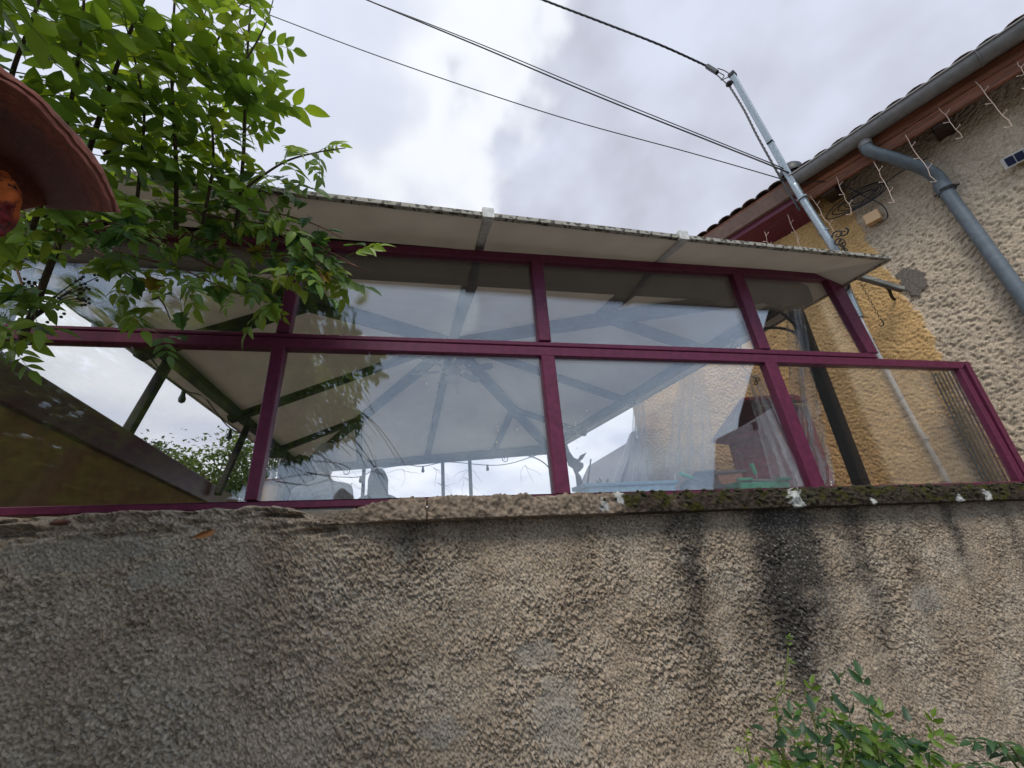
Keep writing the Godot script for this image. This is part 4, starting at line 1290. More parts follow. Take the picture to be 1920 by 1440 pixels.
# ---------------------------------------------------------------- clear vinyl curtains along the right side
func make_curtains() -> void:
	var specs := [
		["clear vinyl curtain bunched at the far end of the right beam", Vector3(3.220, 3.322, -5.186), Vector3(3.250, 3.387, -4.925), Vector3(3.100, 2.218, -5.599), Vector3(3.140, 2.207, -5.023)],
		["clear vinyl curtain with bright folds gathered in the middle", Vector3(3.260, 3.371, -4.112), Vector3(3.280, 3.296, -3.675), Vector3(3.100, 2.116, -4.711), Vector3(3.160, 2.011, -3.828)],
		["clear vinyl curtain tied at a small brass ring", Vector3(3.200, 2.944, -3.075), Vector3(3.220, 2.908, -2.921), Vector3(3.050, 1.875, -2.980), Vector3(3.150, 1.822, -2.634)],
		["clear vinyl strip hanging beside the near gazebo post", Vector3(3.300, 3.367, -2.520), Vector3(3.300, 3.303, -2.399), Vector3(3.220, 1.859, -2.920), Vector3(3.260, 1.822, -2.672)]]
	var nz := fnl(91, 3.0, 3)
	for k in specs.size():
		var q: Array = specs[k]
		var t := thing("vinyl_curtain", q[0], "curtain", q[1], "clear vinyl curtains on the right beam")
		var nx := 70
		var ny := 26
		var v := PackedVector3Array()
		v.resize(nx * ny)
		for j in ny:
			var w := float(j) / (ny - 1)
			for i in nx:
				var u := float(i) / (nx - 1)
				var a: Vector3 = q[1]
				var b: Vector3 = q[3]
				var c: Vector3 = q[2]
				var d: Vector3 = q[4]
				var p := a.lerp(c, u).lerp(b.lerp(d, u), w)
				var ph := u * (24.0 if k < 3 else 9.0) + 2.0 * nz.get_noise_2d(u * 2.0, w + k * 7.0) + k
				var amp := 0.045 * (0.35 + 0.65 * w) * (1.0 + 0.6 * nz.get_noise_1d(u * 3.0 + k * 9.0))
				v[j * nx + i] = p + Vector3(amp * 1.2 * (absf(sin(ph)) + 0.3 * sin(ph * 2.3 + 1.0)), 0, 0.9 * amp * cos(ph))
		part("clear_sheet", grid_mesh(nx, ny, v, PackedColorArray()), M.vinyl, t)
		if k == 2:
			var st := mb()
			for e in [Vector3(3.200, 2.855, -2.939), Vector3(3.200, 2.829, -2.969)]:
				var ring := []
				for i in 13: ring.append(e + Vector3(0, sin(TAU * i / 12.0), cos(TAU * i / 12.0)) * 0.018)
				tube(st, ring, 0.006, 0.006, 5)
			obj("brass_ring", st, mat(lin(0.35, 0.22, 0.06), 0.35, 0.9), t)
			st = mb()
			tube(st, [Vector3(3.300, 3.180, -3.217), Vector3(3.200, 2.843, -2.950)], 0.004, 0.004, 4)
			obj("tie_cord", st, M.cable, t)
	# dark gathered curtain in the far left corner
	var t2 := thing("dark_curtain", "dark slate curtain gathered at the far left gazebo corner", "curtain", Vector3(-1.967, 3.325, -8.600))
	var nx2 := 60
	var ny2 := 20
	var v2 := PackedVector3Array()
	v2.resize(nx2 * ny2)
	for j in ny2:
		var w := float(j) / (ny2 - 1)
		for i in nx2:
			var u := float(i) / (nx2 - 1)
			var a: Vector3 = Vector3(Vector3(-2.434, 3.673, -8.800)).lerp(Vector3(-1.641, 3.437, -8.800), u)
			var b: Vector3 = Vector3(Vector3(-2.318, 2.463, -8.600)).lerp(Vector3(-1.635, 2.421, -8.600), u)
			v2[j * nx2 + i] = a.lerp(b, w) + Vector3(0.01 * sin(u * 50.0), 0, 0.04 * sin(u * 44.0 + 2.0 * w))
	part("fabric", grid_mesh(nx2, ny2, v2, PackedColorArray()), worn(mat(lin(0.035, 0.04, 0.05), 0.85), TEX.fine, 2.0), t2)

# ---------------------------------------------------------------- things behind the lower panes
func make_table_things() -> void:
	var z := -2.62
	# blue plastic trough
	var t := thing("blue_trough", "long pale blue plastic planter trough behind the glass", "planter", Vector3(1.485, 1.898, -2.620))
	var a: Vector3 = Vector3(1.148, 1.921, -2.620)
	var b: Vector3 = Vector3(1.877, 1.913, -2.620)
	var st := mb()
	var dn := Vector3(0, -0.16, 0)
	plate(st, [a + Vector3(0.02, 0.0, 0), b + Vector3(-0.02, 0.0, 0), b + Vector3(-0.04, -0.16, 0), a + Vector3(0.04, -0.16, 0)], Vector3(0, 0, -0.2), 0.01)
	obj("body", st, worn(mat(lin(0.13, 0.26, 0.36), 0.4), TEX.soft, 2.0), t)
	st = mb()
	plate(st, [a + Vector3(0, 0.012, 0.012), b + Vector3(0, 0.012, 0.012), b + Vector3(0, -0.016, 0.012), a + Vector3(0, -0.016, 0.012)], Vector3(0, 0, -0.224), 0.007)
	obj("rim", st, worn(mat(lin(0.13, 0.26, 0.36), 0.4), TEX.soft, 2.0), t)
	st = mb()
	for q in [[Vector3(1.321, 1.939, -2.700), -0.5], [Vector3(1.353, 1.934, -2.700), 0.6], [Vector3(1.304, 1.933, -2.700), -0.9]]:
		var p: Vector3 = q[0]
		var d := Vector3(q[1], 1, 0.2).normalized() * 0.045
		quad(st, p, p + d * 0.5 + Vector3(0.012, 0, 0.005), p + d, p + d * 0.5 - Vector3(0.012, 0, -0.005))
	obj("sprout", st, mat(lin(0.06, 0.1, 0.03), 0.6), t)
	# terracotta pot
	t = thing("terracotta_pot", "square terracotta pot with grey saucer on top", "pot", Vector3(2.353, 1.877, -2.700))
	a = Vector3(2.281, 1.967, -2.700)
	b = Vector3(2.517, 1.974, -2.700)
	st = mb()
	plate(st, [a, b, b + Vector3(-0.02, -0.2, 0), a + Vector3(0.03, -0.2, 0)], Vector3(0, 0, -0.16), 0.008)
	obj("body", st, worn(mat(lin(0.5, 0.22, 0.13), 0.8), TEX.fine, 2.0), t)
	st = mb()
	plate(st, [a + Vector3(-0.012, 0.018, 0.012), b + Vector3(0.03, 0.018, 0.012), b + Vector3(0.03, -0.006, 0.012), a + Vector3(-0.012, -0.006, 0.012)], Vector3(0, 0, -0.19), 0.005)
	obj("saucer", st, worn(mat(lin(0.14, 0.13, 0.13), 0.7), TEX.soft, 2.0), t)
	# dark grey tarpaulin heap with green handled tool
	t = thing("grey_tarpaulin", "dark grey tarpaulin heap between the blue trough and pot", "tarpaulin", Vector3(2.156, 1.908, -2.720))
	st = mb()
	var nt := fnl(93, 9.0, 3)
	blob(st, [[Vector3(2.011, 1.882, -2.760), Vector3(2.184, 1.948, -2.780), 0.03, 0.045], [Vector3(2.184, 1.948, -2.780), Vector3(2.311, 1.951, -2.780), 0.045, 0.06], [Vector3(2.082, 1.839, -2.760), Vector3(2.291, 1.828, -2.760), 0.09, 0.09]], 0.012, 0.04)
	obj("folded_sheet", st, worn(mat(lin(0.05, 0.055, 0.065), 0.55), TEX.soft, 3.0), t)
	for q in [["green handled garden tool lying on the grey tarpaulin", Vector3(1.938, 1.974, -2.660), Vector3(2.047, 1.938, -2.680), Vector3(2.156, 1.908, -2.720)], ["green handled garden tool standing up from the green tray", Vector3(2.520, 2.017, -2.600), Vector3(2.535, 1.936, -2.600), Vector3(2.537, 1.873, -2.600)]]:
		t = thing("garden_tool", q[0], "garden tool", q[1], "green handled garden tools")
		st = mb()
		tube(st, [q[1], Vector3(q[1]).lerp(q[2], 0.15), Vector3(q[1]).lerp(q[2], 0.85), q[2]], 0.017, 0.014, 10)
		obj("handle", st, mat(lin(0.02, 0.32, 0.17), 0.4), t)
		st = mb()
		tube(st, [q[2], q[3]], 0.006, 0.005, 6)
		bar(st, q[3], Vector3(q[3]) + (Vector3(q[3]) - Vector3(q[2])).normalized() * 0.12, 0.05, 0.005, Vector3.BACK, 0.001)
		obj("blade", st, M.galv, t)
	# green tray with raised ends
	t = thing("green_tray", "bright green plastic tray with raised end grips", "tray", Vector3(2.544, 1.865, -2.550))
	a = Vector3(2.325, 1.883, -2.550)
	b = Vector3(2.770, 1.871, -2.550)
	var gm := worn(mat(lin(0.02, 0.36, 0.19), 0.35), TEX.soft, 2.0)
	st = mb()
	plate(st, [a, b, b + Vector3(-0.01, -0.1, 0), a + Vector3(0.01, -0.1, 0)], Vector3(0, 0, -0.22), 0.008)
	obj("body", st, gm, t)
	for e in [a, b]:
		var s := 1.0 if e == a else -1.0
		st = mb()
		bar(st, e + Vector3(s * -0.01, 0.012, 0.0), e + Vector3(s * 0.11, 0.012, 0.0), 0.03, 0.022, Vector3.UP, 0.006)
		obj("grip", st, gm, t)
	st = mb()
	bar(st, a + Vector3(0.11, 0.006, -0.01), b + Vector3(-0.11, 0.006, -0.01), 0.02, 0.02, Vector3.UP, 0.004)
	obj("label_strip", st, M.zinc, t)
	# cut-out metal bird and a thin rod
	t = thing("metal_ornament", "rusty sheet metal bird and leaf silhouette on a stake", "ornament", Vector3(1.271, 1.910, -3.000))
	var outline := []
	for q in [Vector3(1.221, 2.313, -3.000), Vector3(1.237, 2.235, -3.000), Vector3(1.266, 2.184, -3.000), Vector3(1.300, 2.170, -3.000), Vector3(1.322, 2.199, -3.000), Vector3(1.351, 2.211, -3.000), Vector3(1.380, 2.223, -3.000), Vector3(1.358, 2.194, -3.000), Vector3(1.336, 2.169, -3.000), Vector3(1.311, 2.153, -3.000), Vector3(1.340, 2.135, -3.000), Vector3(1.335, 2.106, -3.000), Vector3(1.309, 2.082, -3.000), Vector3(1.285, 2.067, -3.000), Vector3(1.306, 2.033, -3.000), Vector3(1.309, 1.988, -3.000), Vector3(1.285, 1.890, -3.000), Vector3(1.255, 1.891, -3.000), Vector3(1.260, 1.991, -3.000), Vector3(1.260, 2.051, -3.000), Vector3(1.245, 2.101, -3.000), Vector3(1.213, 2.123, -3.000), Vector3(1.203, 2.177, -3.000), Vector3(1.196, 2.262, -3.000)]:
		outline.append(q)
	st = mb()
	flat_cut(st, outline, 0.004)
	obj("cut_sheet", st, worn(mat(lin(0.09, 0.05, 0.04), 0.8), TEX.fine, 6.0), t)
	t = thing("plant_stake", "thin dark rod leaning beside the metal bird ornament", "stake", Vector3(1.252, 1.950, -2.800))
	st = mb()
	tube(st, [Vector3(1.239, 1.887, -2.800), Vector3(1.314, 2.129, -2.800)], 0.007, 0.006, 6)
	obj("rod", st, M.cable, t)
	# burgundy cabinet against the ochre wall
	t = thing("burgundy_cabinet", "burgundy wooden cabinet with overhanging hood against the ochre wall", "cabinet", Vector3(3.912, 2.307, -3.761))
	a = Vector3(3.766, 2.685, -4.142)
	b = Vector3(4.066, 2.647, -3.359)
	var cm := worn(mat(lin(0.36, 0.03, 0.05), 0.6), grain_tex(), 1.0)
	var a0 := a; var b0 := b
	a0.y = 1.36; b0.y = 1.36
	b.y = 2.75
	a.y = 2.55
	var mids := a.lerp(b, 0.5); mids.y = 2.86
	st = mb()
	plate(st, [a0, b0, b, mids, a], HN * 0.28, 0.006)
	obj("body", st, cm, t)
	for k in 4:
		st = mb()
		var f0 := a0.lerp(b0, 0.04 + 0.23 * k) - HN * 0.012
		var f1 := a0.lerp(b0, 0.24 + 0.23 * k) - HN * 0.012
		plate(st, [f0 + Vector3.UP * 0.05, f1 + Vector3.UP * 0.05, f1 + Vector3.UP * 1.1, f0 + Vector3.UP * 1.1], HN * 0.014, 0.005)
		obj("board", st, cm, t)
	st = mb()
	bar(st, a + Vector3(0, -0.02, 0) - HN * 0.05 + HT * 0.06, mids + Vector3.UP * 0.05 - HN * 0.05, 0.4, 0.05, Vector3.UP, 0.01)
	bar(st, mids + Vector3.UP * 0.05 - HN * 0.05, b + Vector3(0, 0.04, 0) - HN * 0.05 - HT * 0.06, 0.4, 0.05, Vector3.UP, 0.01)
	obj("hood", st, worn(mat(lin(0.30, 0.024, 0.03), 0.6), TEX.soft, 1.5), t)

func flat_cut(st: SurfaceTool, pts: Array, th: float) -> void:
	var flat := PackedVector2Array()
	for p in pts: flat.append(Vector2(p.x, p.y))
	var ix := Geometry2D.triangulate_polygon(flat)
	var off := Vector3(0, 0, -th)
	for i in range(0, ix.size(), 3):
		tri(st, pts[ix[i]], pts[ix[i + 1]], pts[ix[i + 2]])
		tri(st, pts[ix[i]] + off, pts[ix[i + 2]] + off, pts[ix[i + 1]] + off)
	for i in pts.size():
		var j := (i + 1) % pts.size()
		quad(st, pts[i], pts[j], pts[j] + off, pts[i] + off)

# ---------------------------------------------------------------- people
func make_people() -> void:
	var skin := mat(lin(0.42, 0.26, 0.19), 0.55)
	var people := [
		["person", "person in a white shirt and pale cap seated facing away", Vector3(-0.750, 2.465, -4.200), -0.1, worn(mat(lin(0.8, 0.8, 0.78), 0.85), TEX.soft, 2.0), worn(mat(lin(0.58, 0.54, 0.5), 0.9), TEX.fine, 5.0), 1.12, false],
		["person", "person with long dark brown hair seated beyond the first", Vector3(-0.345, 2.426, -5.300), 0.25, worn(mat(lin(0.1, 0.09, 0.12), 0.85), TEX.soft, 2.0), worn(mat(lin(0.06, 0.035, 0.024), 0.6), grain_tex(), 3.0), 0.96, true]]
	for q in people:
		var head: Vector3 = q[2]
		var s: float = q[6]
		var t := thing(q[0], q[1], "person", Vector3(head.x, 1.36, head.z), "people seated on the terrace")
		var turn := Basis(Vector3.UP, q[3])
		var xf := Transform3D(turn.scaled(Vector3.ONE * s), head)
		var P := func(x: float, y: float, z: float) -> Vector3: return xf * Vector3(x, y, z)
		# one continuous body, seated, facing -z; hands resting on the thighs
		var bones := [
			[P.call(0, 0.0, 0.0), P.call(0, 0.05, -0.01), 0.085, 0.092], [P.call(0, -0.06, -0.045), P.call(0, -0.09, -0.05), 0.06, 0.045],
			[P.call(0, -0.1, 0.01), P.call(0, -0.2, 0.02), 0.055, 0.065], [P.call(-0.12, -0.25, 0.03), P.call(0.12, -0.25, 0.03), 0.075, 0.075],
			[P.call(0, -0.28, 0.03), P.call(0, -0.5, 0.03), 0.14, 0.13], [P.call(-0.06, -0.32, 0.03), P.call(-0.06, -0.5, 0.03), 0.12, 0.11], [P.call(0.06, -0.32, 0.03), P.call(0.06, -0.5, 0.03), 0.12, 0.11],
			[P.call(-0.07, -0.62, 0.05), P.call(0.07, -0.62, 0.05), 0.14, 0.14]]
		for sd in [-1.0, 1.0]:
			bones += [
				[P.call(sd * 0.185, -0.26, 0.03), P.call(sd * 0.235, -0.52, 0.0), 0.062, 0.048], [P.call(sd * 0.235, -0.52, 0.0), P.call(sd * 0.14, -0.58, -0.24), 0.045, 0.03],
				[P.call(sd * 0.14, -0.58, -0.24), P.call(sd * 0.12, -0.59, -0.32), 0.036, 0.03],
				[P.call(sd * 0.09, -0.64, 0.0), P.call(sd * 0.11, -0.66, -0.4), 0.09, 0.065], [P.call(sd * 0.11, -0.66, -0.4), P.call(sd * 0.11, -1.06, -0.38), 0.06, 0.042], [P.call(sd * 0.11, -1.09, -0.36), P.call(sd * 0.12, -1.11, -0.5), 0.045, 0.03]]
			for f in 4: bones.append([P.call(sd * (0.1 + 0.017 * f), -0.59, -0.33), P.call(sd * (0.1 + 0.018 * f), -0.605, -0.395), 0.0095, 0.0085])
		var st := mb()
		blob(st, bones, 0.02, 0.045)
		obj("body", st, q[4], t)
		# head with face, ears
		st = mb()
		blob(st, [[P.call(0, 0.0, 0.0), P.call(0, 0.05, -0.01), 0.088, 0.095], [P.call(0, -0.06, -0.045), P.call(0, -0.09, -0.055), 0.06, 0.046], [P.call(0, 0.01, -0.1), P.call(0, -0.03, -0.118), 0.012, 0.018], [P.call(-0.025, -0.07, -0.098), P.call(0.025, -0.07, -0.098), 0.012, 0.012], [P.call(-0.092, -0.005, 0.0), P.call(-0.096, -0.035, 0.005), 0.018, 0.012], [P.call(0.092, -0.005, 0.0), P.call(0.096, -0.035, 0.005), 0.018, 0.012], [P.call(0, -0.1, 0.01), P.call(0, -0.18, 0.02), 0.056, 0.06]], 0.009, 0.02)
		obj("head", st, skin, t)
		for sd in [-1.0, 1.0]:
			st = mb()
			lump_ball(st, P.call(sd * 0.034, 0.012, -0.092), Vector3.ONE * 0.011, fnl(1, 1.0, 1), 0.0)
			obj("eye", st, mat(lin(0.03, 0.02, 0.015), 0.2), t)
		st = mb()
		if q[7]: blob(st, [[P.call(0, 0.03, 0.025), P.call(0, 0.06, 0.0), 0.1, 0.1], [P.call(0, 0.0, 0.05), P.call(0, -0.28, 0.08), 0.095, 0.075], [P.call(-0.06, 0.0, 0.03), P.call(-0.075, -0.26, 0.06), 0.06, 0.05], [P.call(0.06, 0.0, 0.03), P.call(0.075, -0.26, 0.06), 0.06, 0.05]], 0.011, 0.03)
		else: blob(st, [[P.call(0, 0.03, 0.022), P.call(0, 0.07, -0.005), 0.101, 0.1], [P.call(0, -0.03, 0.03), P.call(0, 0.03, 0.02), 0.088, 0.1]], 0.011, 0.03)
		obj("hair" if q[7] else "cap", st, q[5], t)
		# stool
		var bn := thing("bench", "low wooden bench under the seated " + ("person with long dark hair" if q[7] else "person in the white shirt"), "bench", Vector3(head.x, 1.35, head.z))
		st = mb()
		var sy := head.y - 0.76 * s
		box(st, Vector3(head.x, sy - 0.02, head.z + 0.03), Vector3(0.5, 0.035, 0.36))
		obj("seat", st, M.wood, bn)
		for e in [[-1, -1], [1, -1], [-1, 1], [1, 1]]:
			st = mb()
			bar(st, Vector3(head.x + e[0] * 0.21, 1.35, head.z + 0.03 + e[1] * 0.14), Vector3(head.x + e[0] * 0.21, sy - 0.037, head.z + 0.03 + e[1] * 0.14), 0.04, 0.04, Vector3.BACK)
			obj("leg", st, M.wood, bn)

# ---------------------------------------------------------------- beyond the terrace
func make_far() -> void:
	var t := thing("grey_house", "grey gabled house with bare render far beyond the terrace", "house", Vector3(8.5, 0, -14.6))
	var st := mb()
	var z := -15.0
	plate(st, [Vector3(7.200, 2.419, -15.000), Vector3(8.008, 3.517, -15.000), Vector3(9.027, 5.189, -15.000), Vector3(12.220, 6.181, -15.000), Vector3(11.857, 2.136, -15.000)], Vector3(0.6, 0, -6), 0.01)
	obj("wall", st, worn(mat(lin(0.2, 0.18, 0.19), 0.9), TEX.fine, 0.4), t)
	st = mb()
	bar(st, Vector3(7.837, 3.367, -14.900), Vector3(9.033, 5.366, -14.900), 0.25, 0.16, Vector3(0, 0, 1), 0.02)
	obj("verge_board", st, worn(mat(lin(0.27, 0.25, 0.26), 0.9), TEX.fine, 0.4), t)
	st = mb()
	bar(st, Vector3(9.033, 5.366, -14.900), Vector3(12.139, 6.151, -14.900), 0.25, 0.16, Vector3(0, 0, 1), 0.02)
	obj("roof", st, M.zinc, t)
	far_tree("garden_tree", "light green leafy tree beyond the left parapet", Vector3(-5.138, 3.845, -13.000), 1.55, 1.5, Color(0.11, 0.155, 0.035), 101, 5200)
	far_tree("garden_tree", "darker small tree at the left of the light green one", Vector3(-8.409, 4.799, -16.000), 1.0, 1.15, Color(0.035, 0.06, 0.03), 102, 2200)
	far_tree("garden_tree", "small leafy tree right of the light green one near lantern", Vector3(-3.851, 3.633, -12.000), 0.85, 1.0, Color(0.075, 0.11, 0.03), 103, 2200)

func far_tree(called: String, label: String, c: Vector3, rx: float, ry: float, col: Color, sd: int, n: int) -> void:
	var r := RandomNumberGenerator.new()
	r.seed = sd
	var t := thing(called, label, "tree", Vector3(c.x, 0, c.z), "trees beyond the terrace")
	var st := mb()
	tube(st, smooth_path([Vector3(c.x, 0, c.z), Vector3(c.x + 0.1, c.y * 0.5, c.z), c], 10), 0.16, 0.06, 8)
	obj("trunk", st, M.darkwood, t)
	var lm := mb()
	quad(lm, Vector3(0, 0, 0), Vector3(0.3, 0.5, 0.06), Vector3(0, 1, -0.05), Vector3(-0.3, 0.5, 0.06))
	var leaf := mesh_of(lm)
	var xfs := []
	var cols := []
	var centers := []
	for k in 26:
		var d := Vector3(r.randfn(), r.randfn(), r.randfn()).normalized() * pow(r.randf(), 0.4)
		centers.append(c + Vector3(d.x * rx, d.y * ry * 0.85, d.z * rx))
	st = mb()
	for k in 26: tube(st, smooth_path([c - Vector3.UP * ry * 0.8, c.lerp(centers[k], 0.5) - Vector3.UP * 0.1, centers[k]], 6), 0.03, 0.008, 4)
	obj("limb", st, M.darkwood, t)
	for i in n:
		var cc: Vector3 = centers[r.randi() % 26]
		var o := Vector3(r.randfn(), r.randfn() * 0.8, r.randfn()) * rx * 0.2
		var sz := r.randf_range(0.08, 0.16)
		xfs.append(Transform3D(Basis.from_euler(Vector3(r.randf() * TAU, r.randf() * TAU, r.randf() * TAU)).scaled(Vector3.ONE * sz), cc + o))
		var f := r.randf_range(0.6, 1.4)
		cols.append(Color(col.r * f * r.randf_range(0.8, 1.25), col.g * f, col.b * f))
	multi("crown", leaf, leaf_material(), xfs, t, cols)

func leaf_material() -> StandardMaterial3D:
	if M.has("leaf"): return M.leaf
	var m := mat(Color.WHITE, 0.42)
	m.vertex_color_use_as_albedo = true
	m.backlight_enabled = true
	m.backlight = Color(1.0, 1.0, 0.6)
	M.leaf = m
	return m

# ---------------------------------------------------------------- clay tile hood with painted ornament, upper left
func make_hood() -> void:
	var c: Vector3 = Vector3(-0.267, 1.834, -0.280)
	var ax := (Vector3(Vector3(-0.476, 2.018, -0.500)) - c).normalized()
	var t := thing("tile_hood", "reddish half round clay tile hood at the left edge", "roof tile", c)
	var right := (Vector3(Vector3(-0.196, 1.845, -0.280)) - c)
	right = (right - ax * right.dot(ax))
	var R := right.length()
	right = right.normalized()
	var up := right.cross(ax).normalized()
	if up.y < 0: up = -up
	var nz := fnl(111, 20.0, 3)
	var nf := fnl(112, 100.0, 3)
	var prof := [Vector2(0.78, 0.9), Vector2(0.79, 0.05), Vector2(0.81, 0.012), Vector2(0.86, 0.0), Vector2(0.9, -0.012), Vector2(0.93, -0.008), Vector2(0.945, -0.004), Vector2(0.96, -0.008), Vector2(1.0, 0.0), Vector2(1.02, 0.012), Vector2(1.0, 0.9)]
	var nx := 90
	var ny := prof.size() * 3 - 2
	var v := PackedVector3Array()
	var col := PackedColorArray()
	v.resize(nx * ny)
	col.resize(nx * ny)
	for j in ny:
		var f := j / 3.0
		var i0 := mini(int(f), prof.size() - 2)
		var q: Vector2 = prof[i0].lerp(prof[i0 + 1], f - i0)
		for i in nx:
			var a := lerpf(-0.06, PI + 0.06, float(i) / (nx - 1))
			var dir := right * cos(a) + up * sin(a) * 1.46
			var p := c + dir * R * q.x + ax * q.y * 0.56
			p += dir * 0.003 * nz.get_noise_3dv(p) + dir * 0.0013 * nf.get_noise_3dv(p)
			v[j * nx + i] = p
			var g := nf.get_noise_3dv(p)
			var b := nz.get_noise_3dv(p * 0.7)
			var cl := Vector3(0.34, 0.105, 0.068) * (1.0 + 0.3 * g + 0.25 * b)
			var wear := smoothstep(0.22, 0.45, b + 0.35 * g)
			cl = cl.lerp(Vector3(0.12, 0.075, 0.05), wear * 0.6)
			col[j * nx + i] = Color(cl.x, cl.y, cl.z)
	var hm := worn(mat(Color.WHITE, 0.95), TEX.fine, 6.0, 0.1)
	hm.vertex_color_use_as_albedo = true
	part("barrel_tile", grid_mesh(nx, ny, v, col), hm, t)
	var st := mb()
	var rimp := []
	for i in 25: rimp.append(c + ax * 0.45 + (right * cos(PI * i / 24.0) + up * sin(PI * i / 24.0) * 1.46) * R * 0.8)
	for i in 24: tri(st, c + ax * 0.45 - up * 0.011, rimp[i], rimp[i + 1])
	obj("end_plug", st, worn(mat(lin(0.34, 0.105, 0.068), 0.9), TEX.fine, 5.0), t)
	# painted clay bird head under the hood
	var o := thing("painted_ornament", "orange and dark red painted clay figure under tile hood", "ornament", Vector3(-0.286, 1.848, -0.305))
	var nb := fnl(113, 55.0, 3)
	st = mb()
	blob(st, [[Vector3(-0.309, 1.882, -0.310), Vector3(-0.295, 1.871, -0.305), 0.0124, 0.010], [Vector3(-0.297, 1.866, -0.305), Vector3(-0.290, 1.847, -0.305), 0.0168, 0.0124], [Vector3(-0.291, 1.850, -0.305), Vector3(-0.288, 1.829, -0.305), 0.0124, 0.007], [Vector3(-0.285, 1.867, -0.300), Vector3(-0.273, 1.856, -0.295), 0.0068, 0.004], [Vector3(-0.297, 1.870, -0.305), Vector3(-0.288, 1.880, -0.300), 0.006, 0.002], [Vector3(-0.291, 1.862, -0.300), Vector3(-0.277, 1.869, -0.295), 0.006, 0.002], [Vector3(-0.288, 1.855, -0.300), Vector3(-0.271, 1.848, -0.295), 0.007, 0.002], [Vector3(-0.286, 1.845, -0.300), Vector3(-0.270, 1.836, -0.295), 0.007, 0.002], [Vector3(-0.285, 1.836, -0.300), Vector3(-0.269, 1.823, -0.295), 0.006, 0.002]], 0.0018, 0.005)
	var bm := mesh_of(st)
	var arr := bm.surface_get_arrays(0)
	var vs: PackedVector3Array = arr[Mesh.ARRAY_VERTEX]
	var pc := PackedColorArray()
	pc.resize(vs.size())
	var pa: Vector3 = Vector3(-0.278, 1.859, -0.295)
	for i in vs.size():
		var p := vs[i]
		var g := nb.get_noise_3dv(p)
		var low := smoothstep(-0.003, -0.016, (p.y - pa.y) + 0.011 * g)
		var k := Vector3(0.50, 0.11, 0.018).lerp(Vector3(0.16, 0.012, 0.012), low)
		if absf(sin((p.x * 1.2 + p.y * 0.8) * 210.0 + 4.0 * g)) < 0.13: k = Vector3(0.015, 0.01, 0.01)
		k *= 1.0 + 0.4 * g
		pc[i] = Color(k.x, k.y, k.z)
	arr[Mesh.ARRAY_COLOR] = pc
	var am := ArrayMesh.new()
	am.add_surface_from_arrays(Mesh.PRIMITIVE_TRIANGLES, arr)
	var pm := mat(Color.WHITE, 0.85)
	pm.vertex_color_use_as_albedo = true
	part("clay_figure", am, pm, o)

# ---------------------------------------------------------------- the tree and creeper on the left
# a leaflet: blade folded along the midrib, drooping; length 1 along +y, face +z
func blade(st: SurfaceTool, xf: Transform3D, w: float, fold: float, droop: float, col: Color, lobes := 0.0) -> void:
	var n := 5
	var rows := []
	for i in n + 1:
		var u := float(i) / n
		var wd := w * pow(sin(PI * pow(u, 0.72)), 0.85) * (1.0 + lobes * sin(u * 14.0))
		if i == n: wd = 0.0
		var y := u
		var z := -droop * u * u
		rows.append([xf * Vector3(-wd, y, z + fold * wd), xf * Vector3(0, y, z), xf * Vector3(wd, y, z + fold * wd)])
	st.set_smooth_group(1)
	for i in n:
		for s in 2:
			st.set_color(col)
			var a: Array = rows[i]
			var b: Array = rows[i + 1]
			if i == n - 1: tri(st, a[s], b[1], a[s + 1])
			else: quad(st, a[s], b[s], b[s + 1], a[s + 1])
	st.set_smooth_group(-1)

func compound_leaf(r: RandomNumberGenerator, pairs: int, col: Color) -> ArrayMesh:
	var st := mb()
	st.set_color(col * 0.8)
	var stem := []
	for i in 9:
		var u := i / 8.0
		stem.append(Vector3(0.03 * sin(u * 3.0), u, -0.25 * u * u))
	tube(st, stem, 0.011, 0.006, 4)
	for k in pairs:
		var u := 0.32 + 0.5 * k / maxf(1.0, pairs - 1.0)
		var p := Vector3(0.03 * sin(u * 3.0), u, -0.25 * u * u)
		for s in [-1.0, 1.0]:
			var a: float = s * r.randf_range(0.8, 1.15)
			var b := Basis(Vector3.BACK, -a) * Basis(Vector3.UP, r.randf_range(-0.5, 0.5)) * Basis(Vector3.RIGHT, r.randf_range(-0.55, 0.05))
			var f := r.randf_range(0.75, 1.25)
			blade(st, Transform3D(b.scaled(Vector3.ONE * r.randf_range(0.4, 0.52)), p), r.randf_range(0.2, 0.25), r.randf_range(0.15, 0.5), r.randf_range(0.1, 0.4), Color(col.r * f, col.g * f, col.b * f))
	blade(st, Transform3D((Basis(Vector3.RIGHT, -0.35)).scaled(Vector3.ONE * 0.5), Vector3(0.0, 0.98, -0.24)), 0.22, 0.3, 0.3, col)
	return mesh_of(st)

